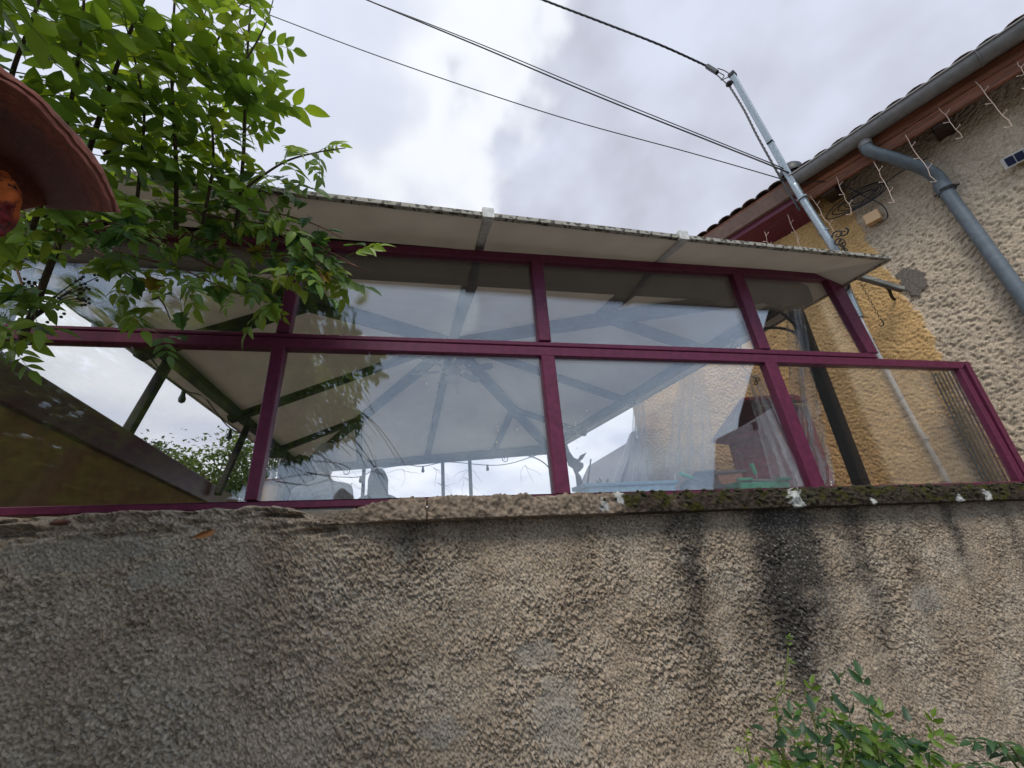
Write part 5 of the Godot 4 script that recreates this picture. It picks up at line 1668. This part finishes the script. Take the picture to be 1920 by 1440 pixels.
func lobed_leaf(r: RandomNumberGenerator, col: Color) -> ArrayMesh:
	var st := mb()
	st.set_color(col * 0.9)
	tube(st, [Vector3(0, -0.5, 0.1), Vector3(0.02, -0.2, 0.02), Vector3(0, 0, 0)], 0.014, 0.012, 4)
	var prof := [[0.0, -0.06], [0.28, -0.16], [0.5, 0.02], [0.36, 0.22], [0.56, 0.42], [0.33, 0.52], [0.3, 0.74], [0.12, 0.82], [0.0, 1.05]]
	st.set_smooth_group(1)
	for s in [-1.0, 1.0]:
		for i in prof.size() - 1:
			var f := r.randf_range(0.9, 1.1)
			st.set_color(Color(col.r * f, col.g * f, col.b * f))
			var q := func(e: Array) -> Vector3: return Vector3(s * e[0], e[1], 0.25 * e[0] - 0.25 * e[1] * e[1] - 0.2 * e[0] * e[0])
			var m0 := Vector3(0, prof[i][1], -0.25 * prof[i][1] * prof[i][1])
			var m1 := Vector3(0, prof[i + 1][1], -0.25 * prof[i + 1][1] * prof[i + 1][1])
			quad(st, m0, q.call(prof[i]), q.call(prof[i + 1]), m1)
	st.set_smooth_group(-1)
	return mesh_of(st)

func make_tree() -> void:
	var r := RandomNumberGenerator.new()
	r.seed = 77
	var lm := leaf_material()
	var kinds := []
	var greens := [Color(0.235, 0.355, 0.06), Color(0.28, 0.385, 0.055), Color(0.175, 0.29, 0.06), Color(0.33, 0.41, 0.06), Color(0.13, 0.225, 0.065), Color(0.245, 0.36, 0.055), Color(0.40, 0.31, 0.05), Color(0.18, 0.28, 0.065)]
	for k in greens.size(): kinds.append(compound_leaf(r, [2, 3, 3, 2, 3, 4, 2, 3][k], greens[k]))
	var lobes := []
	for k in 5: lobes.append(lobed_leaf(r, [Color(0.115, 0.235, 0.065), Color(0.15, 0.27, 0.06), Color(0.22, 0.34, 0.06), Color(0.09, 0.19, 0.065), Color(0.33, 0.24, 0.04)][k]))
	var t := thing("elder_tree", "leafy green tree with pinnate leaves overhanging the glass screen", "tree", Vector3(-2.6, 0, -1.2))
	var bark := worn(mat(lin(0.11, 0.065, 0.045), 0.85), grain_tex(), 2.0)
	# trunk and limbs
	var st := mb()
	tube(st, smooth_path([Vector3(-2.6, 0, -1.2), Vector3(-2.55, 0.9, -1.2), Vector3(-2.35, 1.7, -1.25), Vector3(-2.1, 2.4, -1.2)], 16), 0.09, 0.055, 9)
	obj("trunk", st, bark, t)
	var stems := [
		[[Vector3(-1.483, 2.493, -1.850), Vector3(-1.370, 3.014, -1.700), Vector3(-1.231, 3.285, -1.500), Vector3(-1.122, 3.534, -1.350), Vector3(-0.998, 3.778, -1.200)], 0.013],
		[[Vector3(-1.044, 3.063, -1.800), Vector3(-0.997, 3.273, -1.600), Vector3(-0.979, 3.561, -1.400), Vector3(-0.956, 3.867, -1.250)], 0.010],
		[[Vector3(-0.824, 3.071, -1.850), Vector3(-0.767, 3.377, -1.650), Vector3(-0.733, 3.680, -1.450), Vector3(-0.714, 4.037, -1.300)], 0.010],
		[[Vector3(-1.213, 3.201, -1.550), Vector3(-1.037, 3.410, -1.500), Vector3(-0.874, 3.664, -1.400), Vector3(-0.756, 3.860, -1.300)], 0.008],
		[[Vector3(-0.753, 3.182, -1.650), Vector3(-0.582, 3.338, -1.600), Vector3(-0.425, 3.379, -1.550), Vector3(-0.297, 3.373, -1.500)], 0.006],
		[[Vector3(-1.295, 2.763, -1.500), Vector3(-1.235, 3.125, -1.400), Vector3(-1.162, 3.380, -1.250), Vector3(-1.143, 3.605, -1.150)], 0.009],
		[[Vector3(-1.317, 2.917, -1.350), Vector3(-1.298, 3.167, -1.250), Vector3(-1.220, 3.326, -1.150), Vector3(-1.193, 3.505, -1.100)], 0.009],
		[[Vector3(-0.919, 3.065, -1.750), Vector3(-0.859, 3.300, -1.600), Vector3(-0.882, 3.570, -1.500), Vector3(-0.892, 3.828, -1.350)], 0.007],
		[[Vector3(-1.132, 2.934, -1.700), Vector3(-1.107, 3.159, -1.600), Vector3(-1.065, 3.382, -1.450), Vector3(-1.088, 3.591, -1.300)], 0.008],
		[[Vector3(-0.788, 3.591, -1.450), Vector3(-0.695, 3.762, -1.380), Vector3(-0.642, 3.883, -1.330), Vector3(-0.610, 3.998, -1.280)], 0.005],
		[[Vector3(-0.769, 3.489, -1.600), Vector3(-0.671, 3.626, -1.550), Vector3(-0.616, 3.755, -1.500)], 0.004],
		[[Vector3(-1.184, 2.925, -1.400), Vector3(-1.238, 2.795, -1.400), Vector3(-1.280, 2.742, -1.400)], 0.006]]
	# limbs that arch over behind the picture, seen in the panes
	for k in 170:
		var b := Vector3(r.randf_range(-3.6, -0.9), r.randf_range(1.7, 2.9), r.randf_range(-0.8, 1.9))
		var dir := Vector3(r.randf_range(-0.35, 0.35), 1.0, r.randf_range(-0.3, 0.45)).normalized()
		var e := b + dir * r.randf_range(0.7, 1.5)
		if not allowed(b) or not allowed(e) or not allowed(b.lerp(e, 0.5)): continue
		stems.append([[Vector3(lerpf(b.x, -2.2, 0.5), b.y - 0.35, lerpf(b.z, -1.2, 0.4)) if allowed(Vector3(lerpf(b.x, -2.2, 0.5), b.y - 0.35, lerpf(b.z, -1.2, 0.4))) else b - dir * 0.1, b, b.lerp(e, 0.5) + Vector3(r.randf_range(-0.08, 0.08), 0, 0), e], 0.009])
	# boughs arching overhead between the lane and the glass
	for k in 120:
		var b := Vector3(r.randf_range(-2.2, -0.5), r.randf_range(2.2, 3.7), r.randf_range(-0.5, 0.9))
		var e := b + Vector3(r.randf_range(0.25, 0.75), r.randf_range(-0.8, -0.05), r.randf_range(-0.25, 0.25))
		if e.y < 2.1 or (e.z < 0.1 and e.y - 1.6 < -e.z * 2.3 + 0.3) or (b.z < 0.1 and b.y - 1.6 < -b.z * 2.3 + 0.2): continue
		stems.append([[b - Vector3(0.3, -0.05, 0), b, b.lerp(e, 0.5) + Vector3(0, 0.08, 0), e], 0.006])
	var near := []
	var rest := []
	for k in 8: rest.append([])
	for s in stems:
		var path: Array = smooth_path(s[0], 24)
		st = mb()
		tube(st, path, s[1], s[1] * 0.35, 6)
		obj("limb", st, bark, t)
		var total := 0.0
		for i in path.size() - 1: total += path[i].distance_to(path[i + 1])
		var count := maxi(3, int(total / 0.08))
		for k in count + 1:
			var u := float(k) / count
			var f := u * (path.size() - 1)
			var i0 := mini(int(f), path.size() - 2)
			var p: Vector3 = path[i0].lerp(path[i0 + 1], f - i0)
			var d: Vector3 = (path[i0 + 1] - path[i0]).normalized()
			for side in 2:
				var ph := k * 1.57 + side * PI + r.randf_range(-0.4, 0.4)
				var s1 := d.cross(Vector3(0.2, 0.3, 0.9)).normalized()
				var s2 := d.cross(s1).normalized()
				var out: Vector3 = (s1 * cos(ph) + s2 * sin(ph))
				var yv: Vector3 = (out * 1.0 + d * 0.45 + Vector3.DOWN * r.randf_range(-0.1, 0.55)).normalized()
				if k == count: yv = (d + out * 0.5).normalized()
				var zv := (Vector3.UP + out * 0.3 + Vector3(r.randfn(), 0, r.randfn()) * 0.3)
				zv = (zv - yv * zv.dot(yv)).normalized()
				var sz := r.randf_range(0.14, 0.24) * (0.75 if s[1] < 0.007 else 1.0)
				var xf := Transform3D(Basis(yv.cross(zv), yv, zv).scaled(Vector3.ONE * sz), p)
				if not allowed(p + yv * sz * 0.9): continue
				var kd := r.randi() % 8
				if kd == 6 and r.randf() > 0.12: kd = 0
				near.append([xf, kd])
	near.sort_custom(func(a, b): return a[0].origin.length_squared() * (1.0 if a[0].origin.z < -0.9 else 50.0) < b[0].origin.length_squared() * (1.0 if b[0].origin.z < -0.9 else 50.0))
	for i in near.size():
		if i < 290: placed("leaf", kinds[near[i][1]], lm, t, near[i][0])
		else: rest[near[i][1]].append(near[i][0])
	for k in 8:
		if rest[k].size(): multi("foliage", kinds[k], lm, rest[k], t)
	# the creeper with lobed leaves along the eave line
	var c := thing("creeper", "broad leaved creeper trailing over the frame below the tree", "climbing plant", Vector3(-1.143, 3.012, -1.900))
	var vine := worn(mat(lin(0.2, 0.075, 0.04), 0.7), TEX.soft, 3.0)
	var runs := [
		[[Vector3(-1.694, 3.031, -2.000), Vector3(-1.374, 3.185, -1.950), Vector3(-1.120, 3.241, -1.900), Vector3(-0.888, 3.194, -1.850), Vector3(-0.632, 3.134, -1.800), Vector3(-0.419, 2.998, -1.750), Vector3(-0.214, 2.847, -1.700)], 0.006],
		[[Vector3(-1.434, 3.195, -1.900), Vector3(-1.161, 3.104, -1.900), Vector3(-0.913, 3.060, -1.850), Vector3(-0.658, 2.955, -1.800), Vector3(-0.440, 2.970, -1.750), Vector3(-0.374, 2.928, -1.720), Vector3(-0.164, 2.817, -1.680)], 0.005],
		[[Vector3(-1.525, 3.044, -1.850), Vector3(-1.348, 2.948, -1.850), Vector3(-1.183, 2.822, -1.850), Vector3(-1.063, 2.721, -1.850), Vector3(-1.004, 2.617, -1.850)], 0.005],
		[[Vector3(-1.155, 3.073, -1.900), Vector3(-0.903, 2.930, -1.880), Vector3(-0.702, 2.836, -1.850), Vector3(-0.592, 2.736, -1.820)], 0.005],
		[[Vector3(-1.059, 3.269, -1.850), Vector3(-0.830, 3.222, -1.800), Vector3(-0.624, 3.171, -1.750), Vector3(-0.441, 3.085, -1.700), Vector3(-0.311, 2.988, -1.660)], 0.005],
		[[Vector3(-1.643, 2.939, -1.750), Vector3(-1.541, 2.819, -1.750), Vector3(-1.474, 2.699, -1.750), Vector3(-1.422, 2.570, -1.750)], 0.006],
		[[Vector3(-1.134, 3.430, -1.850), Vector3(-0.894, 3.348, -1.800), Vector3(-0.685, 3.296, -1.750), Vector3(-0.527, 3.207, -1.720)], 0.005],
		[[Vector3(-1.167, 3.252, -1.850), Vector3(-0.956, 3.170, -1.800), Vector3(-0.750, 3.089, -1.750), Vector3(-0.553, 3.009, -1.720)], 0.005],
		[[Vector3(-1.479, 2.852, -1.600), Vector3(-1.375, 2.816, -1.600), Vector3(-1.194, 2.788, -1.500), Vector3(-1.055, 2.786, -1.450), Vector3(-0.914, 2.718, -1.420)], 0.004],
		[[Vector3(-0.673, 3.079, -1.800), Vector3(-0.509, 2.962, -1.750), Vector3(-0.400, 2.829, -1.720), Vector3(-0.365, 2.717, -1.700)], 0.004],
		[[Vector3(-1.506, 3.089, -1.800), Vector3(-1.237, 2.920, -1.800), Vector3(-1.007, 2.859, -1.800), Vector3(-0.806, 2.763, -1.800)], 0.005],
		[[Vector3(-1.685, 2.606, -1.900), Vector3(-1.596, 2.551, -1.880), Vector3(-1.543, 2.531, -1.860)], 0.004]]
	var all := []
	for s in runs:
		var path: Array = smooth_path(s[0], 24)
		st = mb()
		tube(st, path, s[1], s[1] * 0.5, 5)
		obj("vine_stem", st, vine, c)
		for k in 24:
			var u := r.randf()
			var f := u * 24.0
			var i0 := mini(int(f), 23)
			var p: Vector3 = path[i0].lerp(path[i0 + 1], f - i0) + Vector3(r.randfn() * 0.025, r.randfn() * 0.05, r.randfn() * 0.05)
			if not allowed_vine(p): continue
			var yv := Vector3(r.randf_range(-0.6, 0.9), r.randf_range(-1.2, 0.25), r.randf_range(-0.1, 0.7)).normalized()
			var zv := Vector3(r.randfn() * 0.4, 0.7, 0.9)
			zv = (zv - yv * zv.dot(yv)).normalized()
			var sz := r.randf_range(0.045, 0.095)
			all.append([Transform3D(Basis(yv.cross(zv), yv, zv).scaled(Vector3.ONE * sz), p), r.randi() % 4 if r.randf() > 0.04 else 4])
	for q in all: 
		if r.randf() < 0.5: placed("leaf", lobes[q[1]], lm, c, q[0])
		else: placed("leaf", kinds[[0, 1, 2, 3, 4, 5, 7][r.randi() % 7]], lm, c, Transform3D(q[0].basis * 1.9, q[0].origin))
	# spent flower heads and fine dry stalks at the far left
	st = mb()
	for k in 16:
		var p: Vector3 = Vector3(Vector3(-1.481, 2.722, -1.900)) + Vector3(r.randf_range(-0.12, 0.14), r.randf_range(-0.1, 0.14), r.randf_range(-0.05, 0.05))
		tube(st, smooth_path([Vector3(Vector3(-1.516, 2.616, -1.900)), Vector3(Vector3(-1.501, 2.694, -1.900)).lerp(p, 0.4), p], 6), 0.003, 0.002, 4)
		for i in 4: lump_ball(st, p + Vector3(r.randfn(), r.randfn(), r.randfn()) * 0.012, Vector3.ONE * 0.007, fnl(3, 1.0, 1), 0.0, 3, 5)
	obj("dry_umbel", st, mat(lin(0.05, 0.04, 0.035), 0.8), c)

# the crown keeps to the lane side, left of a slanting edge
func allowed(p: Vector3) -> bool:
	# lower down the boughs end further from the lane
	var away := 4.4 + p.z
	var lean := p.x / away
	var rise := (p.y - 1.6) / away
	if lean > lerpf(-0.34, -0.07, smoothstep(0.12, 0.38, rise)) + 0.05 * sin(rise * 30.0) - 0.12 * smoothstep(0.55, 0.75, rise): return false
	if p.z > -0.25: return p.x < -0.12 and p.y > 1.6 and p.distance_to(Vector3(0, 1.6, 0)) > 0.7
	if p.y - 1.6 > -p.z * 2.2: return p.y < 4.4 and p.distance_to(Vector3(0, 1.6, 0)) > 0.8
	if (p - Vector3(0, 1.6, 0)).length() < 1.5: return false
	if p.z < -2.12 or p.y < 1.9: return false
	var q := p - Vector3(0, 1.6, 0)
	# slanting edge of the crown: further right lower down
	var a := q.x / -q.z
	var b := q.y / -q.z
	return a < -0.345 + 0.16 * clampf((1.95 - b) / 0.9, 0.0, 1.0) and b > 0.95 - 0.5 * smoothstep(-0.5, -1.2, a)

func allowed_vine(p: Vector3) -> bool:
	return p.z < -1.2 and p.z > -2.13

# ---------------------------------------------------------------- shrubs at the foot of the wall
func make_shrubs() -> void:
	var r := RandomNumberGenerator.new()
	r.seed = 5
	var lm := leaf_material()
	var lv := []
	for k in 5: lv.append(compound_leaf(r, [1, 2, 2, 1, 2][k], [Color(0.09, 0.185, 0.045), Color(0.06, 0.13, 0.05), Color(0.17, 0.28, 0.05), Color(0.045, 0.095, 0.05), Color(0.25, 0.34, 0.045)][k]))
	var t := thing("rose_shrub", "green shrub with upright young shoots at the foot of the wall", "shrub", Vector3(1.4, 0, -1.5))
	var shoots := [
		[[Vector3(1.277, 0.635, -1.550), Vector3(1.329, 0.805, -1.600), Vector3(1.370, 0.952, -1.620), Vector3(1.428, 1.004, -1.620), Vector3(1.494, 1.120, -1.620)], 4, 0.055, 0.05],
		[[Vector3(1.266, 0.707, -1.400), Vector3(1.337, 0.829, -1.450), Vector3(1.404, 0.903, -1.500), Vector3(1.407, 0.964, -1.500)], 2, 0.12, 0.022],
		[[Vector3(1.344, 0.692, -1.400), Vector3(1.407, 0.815, -1.420), Vector3(1.460, 0.895, -1.450), Vector3(1.445, 0.965, -1.450)], 0, 0.13, 0.022],
		[[Vector3(1.372, 0.710, -1.350), Vector3(1.520, 0.817, -1.400), Vector3(1.568, 0.903, -1.420), Vector3(1.564, 0.941, -1.420)], 1, 0.14, 0.022],
		[[Vector3(1.489, 0.687, -1.350), Vector3(1.569, 0.789, -1.380), Vector3(1.658, 0.851, -1.400), Vector3(1.780, 0.843, -1.400)], 2, 0.13, 0.024],
		[[Vector3(1.080, 0.696, -1.500), Vector3(1.146, 0.811, -1.550), Vector3(1.151, 0.889, -1.550)], 4, 0.06, 0.03],
		[[Vector3(1.233, 0.690, -1.450), Vector3(1.267, 0.795, -1.500), Vector3(1.225, 0.887, -1.500)], 3, 0.12, 0.03],
		[[Vector3(1.358, 0.735, -1.300), Vector3(1.487, 0.802, -1.350), Vector3(1.656, 0.815, -1.380)], 3, 0.14, 0.022],
		[[Vector3(1.211, 0.764, -1.300), Vector3(1.234, 0.846, -1.320), Vector3(1.256, 0.907, -1.350)], 1, 0.14, 0.02],
		[[Vector3(1.284, 0.750, -1.300), Vector3(1.330, 0.829, -1.320), Vector3(1.382, 0.899, -1.350)], 3, 0.14, 0.02],
		[[Vector3(1.153, 0.728, -1.400), Vector3(1.250, 0.831, -1.450), Vector3(1.256, 0.899, -1.450)], 1, 0.13, 0.018],
		[[Vector3(1.221, 0.739, -1.350), Vector3(1.379, 0.855, -1.400), Vector3(1.475, 0.932, -1.420)], 0, 0.13, 0.018],
		[[Vector3(1.333, 0.717, -1.350), Vector3(1.470, 0.812, -1.400), Vector3(1.599, 0.868, -1.420)], 2, 0.12, 0.018],
		[[Vector3(1.140, 0.777, -1.300), Vector3(1.156, 0.856, -1.300), Vector3(1.161, 0.908, -1.320)], 3, 0.13, 0.016]]
	var green := worn(mat(lin(0.12, 0.14, 0.03), 0.6), TEX.soft, 4.0)
	var base := Vector3(1.4, 0.0, -1.5)
	for s in shoots:
		var pts: Array = [base + Vector3(r.randf_range(-0.1, 0.1), 0, r.randf_range(-0.05, 0.05))] + s[0]
		var path: Array = smooth_path(pts, 30)
		var st := mb()
		tube(st, path, 0.007, 0.0028, 6)
		obj("stem", st, green, t)
		var total := 0.0
		for i in range(14, 30): total += path[i].distance_to(path[i + 1])
		var n := int(total / s[3])
		for k in n + 1:
			var f := 14.0 + 16.0 * k / maxf(1, n)
			var i0 := mini(int(f), 29)
			var p: Vector3 = path[i0].lerp(path[i0 + 1], f - i0)
			var ph := k * 2.4
			var yv := Vector3(cos(ph), r.randf_range(-0.1, 0.6), sin(ph) * 0.8 + 0.2).normalized()
			if k == n: yv = Vector3(0.2, 1, 0.1).normalized()
			var zv := Vector3(r.randfn() * 0.3, 1.0, 0.4 + r.randfn() * 0.3)
			zv = (zv - yv * zv.dot(yv)).normalized()
			var kd: int = s[1] if r.randf() < 0.65 else r.randi() % 4
			placed("leaf", lv[kd], lm, t, Transform3D(Basis(yv.cross(zv), yv, zv).scaled(Vector3.ONE * s[2] * r.randf_range(0.5, 0.85)), p))
	t = thing("corner_shrub", "dark green shrub cut off by the lower right corner", "shrub", Vector3(2.0, 0, -1.2))
	for k in 7:
		var st := mb()
		var tip: Vector3 = [Vector3(1.705, 0.939, -1.150), Vector3(1.746, 0.922, -1.150), Vector3(1.809, 0.912, -1.150), Vector3(1.618, 0.912, -1.100), Vector3(1.669, 0.892, -1.100), Vector3(1.866, 0.877, -1.150), Vector3(1.724, 0.877, -1.100)][k]
		var path: Array = smooth_path([Vector3(2.0, 0, -1.2), Vector3(2.0, 0.4, -1.2).lerp(tip, 0.4), tip], 16)
		tube(st, path, 0.007, 0.003, 5)
		obj("stem", st, green, t)
		for i in 5:
			var p: Vector3 = path[12 + mini(i, 4)]
			var yv := Vector3(cos(i * 2.4), 0.3, sin(i * 2.4)).normalized()
			var zv := Vector3(0.1, 1, 0.5)
			zv = (zv - yv * zv.dot(yv)).normalized()
			placed("leaf", lv[[0, 1, 3][i % 3]], lm, t, Transform3D(Basis(yv.cross(zv), yv, zv).scaled(Vector3.ONE * 0.075), p))

# ---------------------------------------------------------------- unseen things mirrored in the panes, some added to darken reflections
func make_street_houses() -> void:
	var hr := RandomNumberGenerator.new()
	hr.seed = 9
	var hg := thing("added_hedge", "added unseen foliage mass darkening the reflection in the left panes", "added_hedge", Vector3(-3.4, 0, 1.8))  # added foliage that keeps the mirrored sky out of the left panes
	var hst := mb()
	for k in 9: tube(hst, [Vector3(-6.9 + 0.5 * k, 0, 1.8), Vector3(-6.8 + 0.5 * k, 1.2, 1.75), Vector3(-6.9 + 0.5 * k, 2.4, 1.8)], 0.03, 0.01, 6)
	obj("stem", hst, M.darkwood, hg)
	var hl := compound_leaf(hr, 3, Color(0.05, 0.1, 0.03))
	var hx := []
	for i in 3600:
		hx.append(Transform3D(Basis.from_euler(Vector3(hr.randf_range(-1.2, 1.2), hr.randf() * TAU, hr.randf_range(-1.2, 1.2))).scaled(Vector3.ONE * hr.randf_range(0.14, 0.24)), Vector3(hr.randf_range(-7.0, -2.5), hr.randf_range(0.05, 2.65), 1.8 + hr.randf_range(-0.45, 0.45))))
	multi("leaves", hl, leaf_material(), hx, hg)
	var z := 6.0
	var t := thing("added_barn", "added unseen dark volume blocking the sky reflection in the right panes", "added_barn", Vector3(9, 0, 6))  # added dark volume, its outline shaped to cut off the mirrored sky
	var st := mb()
	plate(st, [Vector3(9.350, 2.806, 6.000), Vector3(10.175, 4.712, 6.000), Vector3(13.296, 9.521, 6.000), Vector3(14.760, 11.710, 6.000), Vector3(20.273, 13.221, 6.000), Vector3(24.418, 6.526, 6.000), Vector3(27.205, 2.023, 6.000)], Vector3(8.0, 0, 7), 0.02)
	obj("wall", st, worn(mat(lin(0.022, 0.018, 0.015), 0.95), grain_tex(), 0.5), t)
	t = thing("pale_house", "small pale gabled house across the lane, mirrored in the panes", "house", Vector3(6, 0, 5))
	st = mb()
	plate(st, [Vector3(7.764, 2.515, 5.000), Vector3(8.245, 3.825, 5.000), Vector3(9.351, 4.222, 5.000), Vector3(10.469, 4.716, 5.000), Vector3(10.583, 3.622, 5.000), Vector3(11.038, 2.357, 5.000)], Vector3(1.0, 0, 0.95), 0.02)
	obj("wall", st, worn(mat(lin(0.82, 0.8, 0.84), 0.9), TEX.soft, 0.5), t)
	st = mb()
	plate(st, [Vector3(9.602, 4.283, 4.950), Vector3(9.737, 4.298, 4.950), Vector3(9.732, 4.077, 4.950), Vector3(9.593, 4.048, 4.950)], Vector3(0, 0, 0.06), 0.005)
	obj("window", st, worn(mat(lin(0.03, 0.03, 0.035), 0.3), TEX.soft, 1.0), t)
